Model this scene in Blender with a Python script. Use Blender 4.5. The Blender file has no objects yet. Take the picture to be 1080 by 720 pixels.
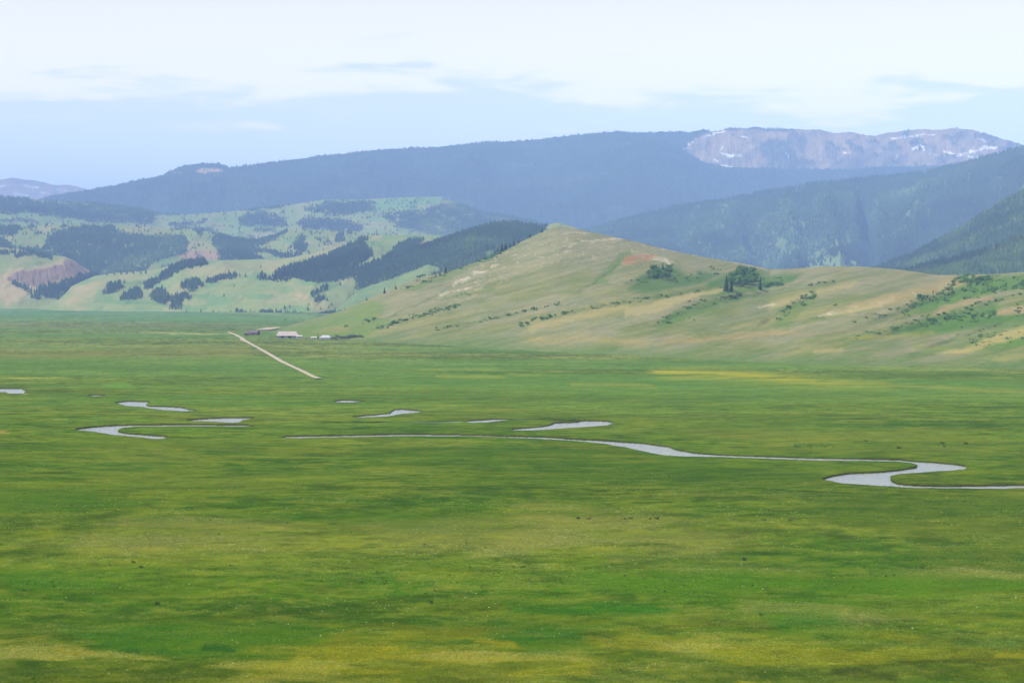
import bpy, math
import numpy as np
from mathutils import Vector

S = bpy.context.scene
COL = S.collection
rng = np.random.default_rng(7)

# ------------------------------------------------------------------ camera
F = 2103.0                     # focal length in photo pixels (1080 wide)
H = 60.0                       # camera height above the valley floor (m)
T = math.atan(52.0 / F)        # pitch: the horizon lies 52 px above the centre
cam_d = bpy.data.cameras.new("camera")
cam = bpy.data.objects.new("camera", cam_d)
COL.objects.link(cam)
cam_d.sensor_width = 36
cam_d.lens = F / 1080 * 36
cam_d.clip_start = 1
cam_d.clip_end = 90000
cam.location = (0, 0, H)
cam.rotation_euler = (math.pi / 2 - T, 0, 0)
S.camera = cam
cT, sT = math.cos(T), math.sin(T)


def ray(px, py):
    a = (np.asarray(px, float) - 540) / F
    b = (360 - np.asarray(py, float)) / F
    return a, cT + b * sT, -sT + b * cT


def at(px, py, Y):
    """the point at forward distance Y seen at photo pixel (px, py)"""
    a, y, z = ray(px, py)
    s = Y / y
    return a * s, Y + 0 * s, H + z * s


def ground_Y(py):
    a, y, z = ray(540, py)
    return -H / z * y


def project(X, Y, Z):
    zf = Y * cT - (Z - H) * sT
    up = Y * sT + (Z - H) * cT
    return 540 + F * X / zf, 360 - F * up / zf


# ------------------------------------------------------------------ numpy noise
_tab = rng.random((8, 256, 256))


def vnoise(x, y, seed=0):
    t = _tab[seed % 8]
    x = x + seed * 17.3
    y = y + seed * 9.1
    xi = np.floor(x).astype(np.int64)
    yi = np.floor(y).astype(np.int64)
    fx = x - xi
    fy = y - yi
    fx = fx * fx * (3 - 2 * fx)
    fy = fy * fy * (3 - 2 * fy)
    a = t[xi & 255, yi & 255]
    b = t[(xi + 1) & 255, yi & 255]
    c = t[xi & 255, (yi + 1) & 255]
    d = t[(xi + 1) & 255, (yi + 1) & 255]
    return (a * (1 - fx) + b * fx) * (1 - fy) + (c * (1 - fx) + d * fx) * fy


def fbm(x, y, seed=0, oct=4, gain=0.5):
    v = 0
    a = 1
    n = 0
    for i in range(oct):
        v = v + a * vnoise(x * 2.03 ** i, y * 2.03 ** i, seed + i)
        n += a
        a *= gain
    return v / n * 2 - 1          # -1..1


def ridged(x, y, seed=0, oct=4):
    v = 0
    a = 1
    n = 0
    for i in range(oct):
        v = v + a * (1 - np.abs(2 * vnoise(x * 2.1 ** i, y * 2.1 ** i, seed + i) - 1))
        n += a
        a *= 0.5
    return v / n


def sstep(a, b, x):
    t = np.clip((x - a) / (b - a), 0, 1)
    return t * t * (3 - 2 * t)


# ------------------------------------------------------------------ shapes in plan
def seg_dist(px, py, pts, closed):
    d = np.full(px.shape, 1e9)
    n = len(pts)
    for i in range(n if closed else n - 1):
        x0, y0 = pts[i]
        x1, y1 = pts[(i + 1) % n]
        dx, dy = x1 - x0, y1 - y0
        L = dx * dx + dy * dy + 1e-9
        t = np.clip(((px - x0) * dx + (py - y0) * dy) / L, 0, 1)
        d = np.minimum(d, np.hypot(px - x0 - t * dx, py - y0 - t * dy))
    return d


def inside(px, py, pts):
    r = np.zeros(px.shape, bool)
    n = len(pts)
    for i in range(n):
        x0, y0 = pts[i]
        x1, y1 = pts[(i + 1) % n]
        if y0 == y1:
            continue
        c = (y0 > py) != (y1 > py)
        r ^= c & (px < (x1 - x0) * (py - y0) / (y1 - y0) + x0)
    return r


def mask(px, py, kind, pts, w=0.0, soft=1.5):
    """soft coverage 0..1 of a polygon ('p') or a stroke ('s', half width w)"""
    out = np.zeros(px.shape)
    xs = [p[0] for p in pts]
    ys = [p[1] for p in pts]
    m = w + soft + 1
    sel = (px > min(xs) - m) & (px < max(xs) + m) & (py > min(ys) - m) & (py < max(ys) + m)
    if not sel.any():
        return out
    x, y = px[sel], py[sel]
    if kind == 'p':
        d = seg_dist(x, y, pts, True)
        d = np.where(inside(x, y, pts), -d, d)
    else:
        d = seg_dist(x, y, pts, False) - w
    out[sel] = 1 - sstep(-soft, soft, d)
    return out


def taper(px, pts):
    x0, x1 = pts[0][0], pts[-1][0]
    d = abs(x1 - x0)
    if d < 25:
        return 1.0
    t = (px - x0) / (x1 - x0)
    return sstep(0.0, 0.35, t) * (1 - sstep(0.75, 1.0, t))


def lin(c):
    c = np.asarray(c, float) / 255
    return np.where(c <= 0.04045, c / 12.92, ((c + 0.055) / 1.055) ** 2.4)


KA = 0.39                      # base colour = linear display colour * KA


def alb(c):
    return lin(c) * KA


def paint(col, px, py, ops):
    for op in ops:
        k, pts, w, soft, c, mix = op
        m = mask(px, py, k, pts, w, soft) * mix
        col += (alb(c) - col) * m[..., None]
    return col


# ------------------------------------------------------------------ mesh building
def mesh_np(name, verts, faces, colors=None, smooth=True, fsize=4):
    me = bpy.data.meshes.new(name)
    nv, nf = len(verts), len(faces)
    me.vertices.add(nv)
    me.vertices.foreach_set('co', np.ascontiguousarray(verts, np.float32).ravel())
    me.loops.add(nf * fsize)
    me.loops.foreach_set('vertex_index', np.ascontiguousarray(faces, np.int32).ravel())
    me.polygons.add(nf)
    me.polygons.foreach_set('loop_start', np.arange(nf, dtype=np.int32) * fsize)
    me.polygons.foreach_set('loop_total', np.full(nf, fsize, np.int32))
    me.polygons.foreach_set('use_smooth', np.full(nf, smooth))
    me.update(calc_edges=True)
    if colors is not None:
        a = me.color_attributes.new('Col', 'FLOAT_COLOR', 'POINT')
        c = np.ones((nv, 4), np.float32)
        c[:, :3] = colors
        a.data.foreach_set('color', c.ravel())
    return me


def grid_faces(nr, nc):
    i = np.arange(nr * nc).reshape(nr, nc)
    return np.stack([i[:-1, :-1], i[:-1, 1:], i[1:, 1:], i[1:, :-1]], -1).reshape(-1, 4)


def obj(name, me, mat=None, parent=None, **tags):
    o = bpy.data.objects.new(name, me)
    COL.objects.link(o)
    if me is not None and mat is not None and len(me.materials) == 0:
        me.materials.append(mat)
    if parent is not None:
        o.parent = parent
    for k, v in tags.items():
        if v:
            o[k] = v
    return o


# ------------------------------------------------------------------ materials
def new_mat(name):
    m = bpy.data.materials.new(name)
    m.use_nodes = True
    nt = m.node_tree
    b = nt.nodes['Principled BSDF']
    b.inputs['Specular IOR Level'].default_value = 0.0
    b.inputs['Roughness'].default_value = 0.9
    return m, nt, b


def land_mat(name, scales, strength, bump=None, tint=((1.22, 1.14, 0.8), (0.74, 0.86, 0.76)), stretch=(1, 1, 1)):
    """vertex colour x world space noise, so fine patches keep their own hue"""
    m, nt, b = new_mat(name)
    N, L = nt.nodes, nt.links
    at_ = N.new('ShaderNodeAttribute')
    at_.attribute_name = 'Col'
    geo = N.new('ShaderNodeNewGeometry')
    mp = N.new('ShaderNodeMapping')
    mp.inputs['Scale'].default_value = stretch
    L.new(geo.outputs['Position'], mp.inputs['Vector'])
    cur = at_.outputs['Color']
    for k, (sc, st) in enumerate(zip(scales, strength)):
        n = N.new('ShaderNodeTexNoise')
        n.inputs['Scale'].default_value = 1.0 / sc
        n.inputs['Detail'].default_value = 4
        n.inputs['Roughness'].default_value = 0.62
        off = N.new('ShaderNodeVectorMath')
        off.operation = 'ADD'
        off.inputs[1].default_value = (37.7 * k, 91.3 * k, 0)
        L.new(mp.outputs['Vector'], off.inputs[0])
        L.new(off.outputs[0], n.inputs['Vector'])
        r = N.new('ShaderNodeValToRGB')
        r.color_ramp.elements[0].position = 0.30
        r.color_ramp.elements[1].position = 0.70
        lo = [1 + (t - 1) * st for t in tint[1]]
        hi = [1 + (t - 1) * st for t in tint[0]]
        r.color_ramp.elements[0].color = (*[x * 0.5 for x in lo], 1)
        r.color_ramp.elements[1].color = (*[x * 0.5 for x in hi], 1)
        L.new(n.outputs['Fac'], r.inputs['Fac'])
        mul = N.new('ShaderNodeVectorMath')
        mul.operation = 'MULTIPLY'
        L.new(cur, mul.inputs[0])
        L.new(r.outputs['Color'], mul.inputs[1])
        s2 = N.new('ShaderNodeVectorMath')
        s2.operation = 'SCALE'
        s2.inputs['Scale'].default_value = 2.0
        L.new(mul.outputs[0], s2.inputs[0])
        cur = s2.outputs[0]
    L.new(cur, b.inputs['Base Color'])
    if bump:
        sc, dist = bump
        n = N.new('ShaderNodeTexNoise')
        n.inputs['Scale'].default_value = 1.0 / sc
        n.inputs['Detail'].default_value = 5
        n.inputs['Roughness'].default_value = 0.7
        L.new(geo.outputs['Position'], n.inputs['Vector'])
        bp = N.new('ShaderNodeBump')
        bp.inputs['Strength'].default_value = 1
        bp.inputs['Distance'].default_value = dist
        L.new(n.outputs['Fac'], bp.inputs['Height'])
        L.new(bp.outputs['Normal'], b.inputs['Normal'])
    return m


def leaf_mat(name):
    m, nt, b = new_mat(name)
    a = nt.nodes.new('ShaderNodeAttribute')
    a.attribute_name = 'Col'
    nt.links.new(a.outputs['Color'], b.inputs['Base Color'])
    b.inputs['Roughness'].default_value = 0.85
    return m


def plain_mat(name, rgb, rough=0.8, noise=0.0, scale=1.0):
    m, nt, b = new_mat(name)
    b.inputs['Roughness'].default_value = rough
    if noise:
        n = nt.nodes.new('ShaderNodeTexNoise')
        n.inputs['Scale'].default_value = scale
        tc = nt.nodes.new('ShaderNodeTexCoord')
        nt.links.new(tc.outputs['Object'], n.inputs['Vector'])
        r = nt.nodes.new('ShaderNodeValToRGB')
        r.color_ramp.elements[0].position = .3
        r.color_ramp.elements[1].position = .7
        r.color_ramp.elements[0].color = (*[c * (1 - noise) for c in rgb], 1)
        r.color_ramp.elements[1].color = (*[min(1, c * (1 + noise)) for c in rgb], 1)
        nt.links.new(n.outputs['Fac'], r.inputs['Fac'])
        nt.links.new(r.outputs['Color'], b.inputs['Base Color'])
    else:
        b.inputs['Base Color'].default_value = (*rgb, 1)
    return m


M_ground = land_mat('valley_grass', (26, 6.5, 1.4, 0.35), (0.5, 0.6, 0.9, 0.9), bump=(1.0, 0.25), stretch=(0.8, 1, 1))
M_hill = land_mat('dry_hill_grass', (22, 7, 2.5), (0.5, 0.75, 0.6), bump=(7, 1.2), tint=((1.22, 1.12, 0.95), (0.74, 0.88, 0.80)))
M_mid = land_mat('far_meadow', (90, 22), (0.45, 0.5), bump=(30, 4.0), tint=((1.18, 1.08, 0.9), (0.78, 0.9, 0.85)))
M_far = land_mat('forest_floor', (260, 60), (0.7, 0.7), bump=(70, 14), tint=((1.25, 1.15, 0.95), (0.72, 0.85, 0.85)))
M_rock = land_mat('bare_rock', (160, 45), (0.7, 0.8), bump=(90, 26), tint=((1.2, 1.1, 1.0), (0.7, 0.8, 0.85)), stretch=(1, 1, 0.5))
M_leaf = leaf_mat('leaves')
M_grass = leaf_mat('grass_blades')
M_bark = plain_mat('bark', (0.09, 0.065, 0.045), 0.95, 0.3, 4)

# ------------------------------------------------------------------ valley floor with the carved river
WATER = 0.6
chan_polys = [
    [(-60, 411), (5, 410), (22, 410), (27, 412.5), (24, 415), (8, 415), (5, 413.5), (-60, 413)],
    [(122, 425), (135, 423.5), (157, 424), (153, 427), (158, 429), (170, 429), (190, 430), (197, 432), (207, 433),
     (195, 433.5), (176, 432.6), (160, 431), (150, 428.7), (134, 428)],
    [(80, 453), (98, 450.8), (120, 449), (135, 448.5), (200, 448.2), (262, 448.6), (262, 449.7), (200, 449.5),
     (140, 450), (127, 451.5), (122, 454), (124, 456), (135, 458), (160, 459.5), (178, 460.5), (172, 462.5),
     (163, 463), (155, 461.8), (135, 460), (115, 458.2), (98, 455.2), (82, 454)],
    [(198, 443.3), (215, 442), (235, 441), (268, 440.6), (255, 443), (251, 445.5), (245, 446), (225, 444.7), (205, 444.1)],
    [(353, 423.4), (362, 422.4), (384, 423), (370, 424.3), (358, 424.3)],
    [(93, 417.2), (100, 416.6), (112, 417.2), (100, 417.9)],
    [(372, 439.7), (400, 437.5), (412, 436), (415, 432.5), (425, 432), (445, 434), (440, 435), (425, 436), (412, 438.5),
     (395, 439.6), (378, 440.3)],
    [(490, 444.6), (520, 442.4), (540, 442.6), (515, 444.8), (498, 445.2)],
    [(540, 452.8), (575, 450), (585, 446.5), (610, 445.5), (618, 444), (640, 444.5), (647, 446), (640, 448.5),
     (620, 450), (590, 452), (560, 453.7), (540, 453.8)],
    [(300, 460.9), (360, 459.4), (430, 458.3), (500, 458.8), (545, 460.6), (580, 461.8), (620, 464.2), (650, 466),
     (680, 468), (705, 471.5), (715, 475.5), (735, 478.5), (760, 480.2), (800, 481.6), (850, 483.4), (900, 484.2),
     (950, 485.3), (965, 487), (985, 488), (1005, 489.6), (1020, 492.2), (1019, 494.6), (1000, 496.4), (975, 498.4),
     (950, 500), (941, 502), (938.5, 505), (941, 508.5), (948, 511), (965, 512.3), (1000, 513.2), (1045, 512.5),
     (1200, 510.5), (1200, 513.4), (1040, 515.5), (1000, 515), (960, 514.3), (920, 511.7), (890, 509.7), (868, 505.6),
     (878, 502.5), (895, 500), (930, 498.3), (950, 496.2), (966, 493.6), (970, 490.8), (962, 488.2), (945, 486.5),
     (900, 485.6), (850, 484.8), (800, 482.9), (750, 481.5), (720, 481), (700, 479.5), (680, 476), (660, 471.5),
     (640, 468), (620, 465.9), (580, 463.2), (545, 461.9), (500, 460), (430, 459.7), (360, 460.8), (300, 461.9)],
]
side_streams = [  # narrow, mostly hidden ditches: only their dark bank shows
    [(200, 461.5), (250, 460.5), (300, 460.5), (330, 460.2)],
    [(340, 445), (400, 444.6), (460, 444.2), (495, 443.6), (530, 441.6), (570, 441.4), (615, 443.4)],
    [(262, 449), (330, 451), (390, 451.5)],
]

rows = np.concatenate([[312.2, 313, 314, 315.5], np.arange(317, 345, 0.6), np.arange(345, 400, 0.6),
                       np.arange(400, 522, 0.36), np.arange(522, 730, 0.9), [732, 740, 760, 800, 860, 950, 1200, 1800]])
cols = np.concatenate([[-7000, -4000, -2500, -1500, -900, -600, -400, -300, -240, -200, -160, -130, -100, -80, -60, -45,
                        -30], np.arange(-20, 1101, 0.9), [1112, 1125, 1140, 1160, 1190, 1230, 1280, 1350, 1500, 1700,
                                                          2200, 3200, 5000, 8000]])
PY, PX = np.meshgrid(rows, cols, indexing='ij')
Yg = ground_Y(PY)
Xg = (PX - 540) / F * Yg
lim = 9300.0
Xg = np.clip(Xg, -lim, lim)
jig = fbm(Xg / 25, Yg / 25, 3, 3)
qx = PX + fbm(Xg / 14, Yg / 14, 1, 2) * 1.6
qy = PY + fbm(Xg / 9, Yg / 9, 2, 2) * 0.22
bank = WATER * F / Yg * 1.0
chan = np.zeros(PX.shape, bool)
for P in chan_polys:
    xs = [p[0] for p in P]
    ys = [p[1] for p in P]
    sel = (PX > min(xs) - 4) & (PX < max(xs) + 4) & (PY > min(ys) - 5) & (PY < max(ys) + 2)
    if not sel.any():
        continue
    r = np.zeros(sel.sum(), bool)
    for k in (0.3, 0.5, 0.75, 1.0):
        r |= inside(qx[sel], qy[sel] + bank[sel] * (k * 0.9 - 0.12 * (jig[sel] > 0.1)), P)
    chan[sel] |= r
ditch = np.zeros(PX.shape)
for P in side_streams:
    ditch = np.maximum(ditch, mask(qx, qy * 1.0, 's', P, 0.35, 0.7))
relief = 0.28 * fbm(Xg / 38, Yg / 38, 4, 4) + 0.35 * fbm(Xg / 130, Yg / 130, 5, 2)
relief *= sstep(200, 260, Yg)
near_ch = np.zeros(PX.shape)
for P in chan_polys:
    near_ch = np.maximum(near_ch, mask(PX, PY, 's', P + [P[0]], 1.5, 5))
relief *= (1 - near_ch)
# gentle swells and terraces on the near meadow
relief += (0.55 * fbm(Xg / 14, Yg / 9, 2, 4) + 0.22 * fbm(Xg / 4, Yg / 3, 5, 3)) * sstep(505, 570, PY)
relief += 0.9 * fbm(Xg / 90, Yg / 45, 6, 3) * sstep(560, 640, PY)
Zg = relief - ditch * 0.9
Zg = np.where(chan, -1.6, Zg)
# the bluff the camera stands on
Zg = Zg + 50 * (1 - sstep(10, 130, Yg))


def ramp(y, stops):
    ys = [s[0] for s in stops]
    cs = np.array([alb(s[1]) for s in stops])
    return np.stack([np.interp(y, ys, cs[:, k]) for k in range(3)], -1)


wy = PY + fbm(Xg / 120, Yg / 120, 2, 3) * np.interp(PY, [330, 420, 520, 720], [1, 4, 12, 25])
Cg = ramp(wy, [(318, (160, 184, 132)), (332, (136, 170, 118)), (342, (134, 158, 112)), (352, (124, 154, 100)), (362, (134, 156, 104)),  # first stops are paler: distance haze put into the meadow colour
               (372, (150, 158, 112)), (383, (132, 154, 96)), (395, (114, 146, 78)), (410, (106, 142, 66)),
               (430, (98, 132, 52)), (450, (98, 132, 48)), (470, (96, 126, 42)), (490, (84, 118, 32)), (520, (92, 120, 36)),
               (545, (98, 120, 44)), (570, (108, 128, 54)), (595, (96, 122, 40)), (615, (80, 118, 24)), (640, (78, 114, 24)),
               (665, (82, 112, 28)), (690, (88, 110, 28)), (720, (90, 106, 26))])  # near stops are darker: lush grass with cloud shade put into its colour


def blend(C, c, m):
    C += (alb(c) - C) * np.clip(m, 0, 1)[..., None]


# vegetation patches: sedge, dry grass, buttercups, lush grass (all true plant colours)
sx, sy = Xg, Yg
n1 = fbm(sx / 120, sy / 60, 1, 6, 0.62)
n2 = fbm(sx / 80, sy / 40, 2, 6, 0.62)
n3 = fbm(sx / 200, sy / 90, 3, 6, 0.62)
n4 = fbm(sx / 36, sy / 24, 4, 5, 0.65)
n5 = fbm(sx / 16, sy / 11, 5, 5, 0.65)
n6 = fbm(sx / 380, sy / 130, 7, 6, 0.62)
# the valley floor's long belts of sedge and drier grass
far_ = 1 - sstep(440, 520, PY)
blend(Cg, (128, 150, 82), sstep(0.02, 0.30, n6) * 0.55 * far_)
blend(Cg, (70, 106, 44), sstep(0.02, 0.30, -n6 + 0.25 * n1) * 0.55 * far_)
blend(Cg, (60, 104, 22), sstep(0.0, 0.35, n1) * 0.7)
blend(Cg, (132, 140, 72), sstep(0.05, 0.36, n2) * 0.5)
blend(Cg, (60, 90, 22), sstep(0.05, 0.36, n3) * 0.5)
blend(Cg, (112, 128, 34), sstep(0.0, 0.36, n4) * 0.5)
blend(Cg, (56, 84, 20), sstep(0.03, 0.34, n5) * 0.5)
n7 = fbm(sx / 11, sy / 7, 6, 4, 0.7)
n8 = fbm(sx / 4.5, sy / 3.5, 7, 3, 0.7)
blend(Cg, (140, 146, 72), sstep(0.03, 0.36, n7) * 0.32)
blend(Cg, (50, 76, 18), sstep(0.03, 0.36, -n7) * 0.42)
blend(Cg, (138, 140, 80), sstep(0.1, 0.45, n8) * 0.22)
blend(Cg, (48, 70, 18), sstep(0.08, 0.4, -n8) * 0.35)
blend(Cg, (96, 140, 78), sstep(0.02, 0.4, fbm(sx / 500, sy / 160, 6, 5)) * 0.5 * (1 - sstep(400, 450, PY)))
yel = np.interp(PY, [640, 665, 690, 720], [0, 0.35, 0.8, 1.0])
blend(Cg, (142, 140, 34), 0.7 * sstep(0.14, 0.34, n4 + 0.5 * n5) * yel * np.interp(PX, [0, 150, 350, 600, 800, 1080], [.35, .6, .9, 1, .7, .5]))
blend(Cg, (150, 150, 88), sstep(0.30, 0.5, fbm(sx / 28, sy / 16, 7, 4)) * 0.6 * sstep(650, 690, PY))
ops_g = [
    # broad vegetation belts
    ('p', [(-50, 318), (250, 326), (340, 333), (300, 341), (120, 338), (-50, 336)], 0, 3, (90, 146, 84), 0.6),
    ('s', [(-30, 318), (100, 321), (230, 328), (330, 334)], 1.2, 1.2, (140, 166, 104), 0.7),
    ('s', [(-30, 343.5), (120, 344), (250, 345)], 1.0, 1.2, (106, 112, 74), 0.7),
    ('s', [(150, 350), (190, 351.5), (240, 352.5)], 0.6, 0.6, (176, 172, 128), 0.8),
    ('s', [(180, 352), (210, 352)], 0.4, 0.4, (215, 205, 160), 0.8),
    ('s', [(-30, 372), (80, 373), (200, 372), (260, 370)], 5, 5, (132, 138, 90), 0.6),
    ('s', [(-30, 399.5), (20, 398.8), (68, 398)], 0.5, 0.6, (176, 176, 104), 0.9),
    ('s', [(-30, 434), (60, 434), (110, 435.5), (160, 437), (200, 438.8)], 0.5, 0.8, (140, 144, 74), 0.75),
    ('s', [(52, 441.7), (64, 441.7)], 0.6, 0.5, (196, 192, 140), 0.9),
    ('s', [(24, 416.3), (31, 416.2)], 0.5, 0.5, (220, 215, 190), 0.9),
    ('s', [(-5, 457.5), (8, 457.5)], 1.8, 1.6, (170, 150, 115), 0.7),
    ('s', [(110, 406), (135, 405)], 2.0, 2.2, (112, 156, 78), 0.7),
    ('s', [(-30, 390), (100, 388), (260, 392), (330, 388)], 0.8, 1.4, (78, 108, 56), 0.7),
    # dry strip at the foot of the hill and the buttercup fields
    ('s', [(577, 369), (620, 369.5), (668, 370.6)], 1.1, 0.8, (206, 190, 132), 1.0),
    ('s', [(684, 371), (720, 371.5)], 0.8, 0.8, (150, 150, 92), 0.7),
    ('p', [(680, 390), (720, 388), (790, 391), (860, 398), (930, 404), (940, 409), (860, 408), (780, 403), (700, 398)], 0, 6, (156, 160, 74), 0.75),
    ('s', [(690, 392), (760, 394), (820, 398), (862, 402)], 1.6, 3.0, (176, 172, 66), 0.85),
    ('s', [(560, 384), (590, 385)], 0.6, 1.2, (164, 166, 72), 0.5),
    ('s', [(440, 389), (470, 389.5), (530, 390)], 0.7, 1.5, (154, 160, 84), 0.55),
    ('s', [(460, 396.5), (500, 397), (530, 397.5)], 0.9, 1.6, (160, 162, 72), 0.6),
    ('s', [(540, 394), (592, 396)], 0.6, 1.3, (152, 158, 74), 0.5),
    ('s', [(600, 405), (650, 406), (690, 407)], 1.2, 1.8, (152, 150, 84), 0.55),
    ('s', [(455, 427), (478, 427.5)], 1.2, 1.2, (164, 146, 80), 0.7),
    ('s', [(520, 430.5), (545, 431)], 0.8, 1.0, (160, 140, 80), 0.6),
    ('s', [(880, 385), (960, 388), (1090, 393)], 0.7, 1.2, (148, 160, 118), 0.6),
    ('s', [(880, 393), (1000, 397), (1090, 402)], 4.0, 4, (84, 110, 48), 0.55),
    ('s', [(930, 405), (1010, 410), (1090, 414)], 1.6, 2, (150, 146, 84), 0.55),
    ('s', [(900, 442), (935, 441)], 0.8, 1, (92, 76, 36), 0.6),
    ('s', [(940, 453), (985, 452), (1060, 452)], 1.2, 1.5, (110, 98, 44), 0.6),
    ('s', [(950, 454.5), (985, 453)], 0.8, 1, (164, 140, 62), 0.6),
    ('p', [(700, 440), (860, 450), (1000, 455), (1080, 470), (1040, 480), (800, 474), (720, 460)], 0, 8, (112, 124, 60), 0.45),
    # belts south of the river
    ('p', [(380, 470), (640, 470), (760, 488), (860, 500), (820, 520), (560, 505), (380, 490)], 0, 8, (66, 98, 22), 0.55),
    ('s', [(580, 466), (640, 472), (700, 486)], 1.0, 2.5, (108, 112, 34), 0.6),
    ('p', [(-30, 470), (120, 462), (340, 466), (320, 482), (100, 488), (-30, 486)], 0, 7, (104, 122, 46), 0.5),
    ('p', [(-30, 496), (200, 490), (380, 500), (280, 520), (-30, 516)], 0, 6, (108, 124, 50), 0.45),
    ('p', [(-30, 518), (90, 516), (160, 530), (60, 545), (-30, 540)], 0, 6, (66, 104, 22), 0.7),
    ('s', [(20, 541), (90, 543), (120, 544)], 1.2, 2, (58, 74, 24), 0.6),
    ('p', [(400, 536), (520, 540), (560, 552), (430, 562), (300, 545)], 0, 7, (60, 100, 18), 0.65),
    ('p', [(120, 545), (300, 552), (360, 580), (220, 590), (60, 575)], 0, 12, (134, 136, 96), 0.6),
    ('p', [(360, 552), (520, 545), (640, 550), (560, 575), (420, 580)], 0, 10, (134, 136, 96), 0.45),
    ('p', [(560, 532), (700, 545), (820, 560), (760, 582), (620, 572), (500, 590)], 0, 10, (134, 136, 96), 0.6),
    ('p', [(640, 588), (760, 582), (870, 596), (800, 606), (660, 604)], 0, 7, (134, 136, 96), 0.55),
    ('p', [(860, 520), (1090, 525), (1090, 560), (940, 556), (820, 545)], 0, 8, (66, 96, 24), 0.6),
    ('p', [(940, 560), (1090, 552), (1090, 600), (1000, 604)], 0, 8, (90, 104, 46), 0.5),
    ('p', [(900, 600), (1020, 596), (1090, 604), (1090, 614), (960, 616)], 0, 6, (134, 136, 96), 0.5),
    ('p', [(590, 600), (780, 598), (920, 606), (1090, 612), (1090, 650), (950, 655), (800, 640), (640, 620)], 0, 9, (80, 118, 12), 0.8),
    ('p', [(830, 612), (1090, 620), (1090, 640), (860, 630)], 0, 8, (84, 124, 12), 0.5),
    ('p', [(770, 630), (880, 642), (980, 655), (900, 662), (780, 645)], 0, 5, (134, 136, 96), 0.55),
    ('p', [(540, 634), (680, 640), (720, 650), (600, 660), (520, 655)], 0, 6, (42, 108, 18), 0.65),
    ('p', [(800, 645), (880, 650), (920, 665), (830, 668)], 0, 6, (44, 112, 28), 0.6),
    ('p', [(520, 650), (600, 662), (620, 680), (560, 690), (500, 672)], 0, 8, (44, 100, 30), 0.65),
    ('p', [(-20, 600), (150, 600), (260, 612), (200, 625), (20, 622)], 0, 8, (66, 114, 20), 0.6),
    ('p', [(60, 660), (220, 655), (360, 668), (300, 700), (120, 690)], 0, 10, (52, 104, 20), 0.7),
    ('s', [(225, 682), (245, 681), (265, 682)], 2.2, 3, (30, 78, 24), 0.8),
    ('s', [(140, 690), (160, 690)], 3.5, 4, (34, 84, 24), 0.7),
    ('s', [(195, 645), (240, 648)], 1.5, 3, (44, 84, 24), 0.7),
    ('s', [(-10, 645), (30, 645), (55, 645)], 1.8, 3, (134, 134, 52), 0.6),
    ('s', [(70, 692), (112, 693)], 1.5, 3, (146, 136, 54), 0.7),
    ('p', [(250, 700), (380, 690), (560, 688), (640, 696), (560, 722), (260, 722)], 0, 9, (124, 126, 30), 0.35),
    ('s', [(402, 687), (425, 686)], 2, 3, (150, 144, 30), 0.7),
    ('s', [(500, 678), (540, 680)], 2, 3, (152, 142, 36), 0.7),
    ('s', [(690, 658), (760, 654), (820, 664)], 2, 4, (64, 78, 26), 0.5),
    ('s', [(930, 700), (1000, 697), (1090, 702)], 2.4, 4, (54, 68, 18), 0.7),
    ('s', [(1025, 696), (1060, 697)], 1.2, 2.4, (152, 146, 24), 0.7),
    ('s', [(860, 712), (930, 718)], 4.0, 5, (46, 62, 16), 0.7),
    ('s', [(880, 676), (960, 680), (1060, 678)], 3.0, 5, (90, 120, 62), 0.5),
]
wpx = PX + fbm(sx / 45, sy / 30, 1, 4, 0.6) * np.interp(PY, [330, 420, 520, 720], [12, 16, 26, 45])
wpy = PY + fbm(sx / 26, sy / 20, 2, 4, 0.6) * np.interp(PY, [330, 400, 480, 560, 720], [0.8, 1.4, 3.5, 7, 12])
brk_ = sstep(-0.28, 0.12, fbm(sx / 60, sy / 22, 3, 5, 0.65))
base_ = Cg.copy()
paint(Cg, wpx, wpy, ops_g)
Cg = base_ + (Cg - base_) * (0.25 + 0.75 * brk_)[..., None]
# sedge fringe on the river side, then bare soil in the cut banks
blend(Cg, (60, 84, 24), near_ch * 0.35 * (0.5 + 0.5 * n4))
zmin = Zg.copy()
dz = np.zeros(Zg.shape)
dz[1:-1] = np.maximum(np.abs(Zg[2:] - Zg[1:-1]), np.abs(Zg[:-2] - Zg[1:-1]))
blend(Cg, (62, 60, 30), ((dz > 0.3) & (near_ch > 0.05)) * 0.75)
blend(Cg, (50, 56, 26), ditch * 0.8)
blend(Cg, (70, 66, 48), chan * 0.9)
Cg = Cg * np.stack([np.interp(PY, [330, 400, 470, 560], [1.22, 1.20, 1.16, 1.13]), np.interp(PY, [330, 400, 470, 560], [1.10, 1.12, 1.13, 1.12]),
                      np.interp(PY, [330, 400, 470, 560], [1.5, 1.2, 0.9, 0.8])], -1)  # blue gain grows with distance, more haze tint put into the ground colour
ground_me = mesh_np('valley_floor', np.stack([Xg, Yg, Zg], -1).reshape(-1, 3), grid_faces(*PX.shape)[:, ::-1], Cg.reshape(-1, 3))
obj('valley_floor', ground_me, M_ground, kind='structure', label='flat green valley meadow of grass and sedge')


def ground_color(px, py):
    i = np.clip(np.searchsorted(rows, py), 0, len(rows) - 1)
    j = np.clip(np.searchsorted(cols, px), 0, len(cols) - 1)
    return Cg[i, j], Zg[i, j], chan[i, j]


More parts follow.
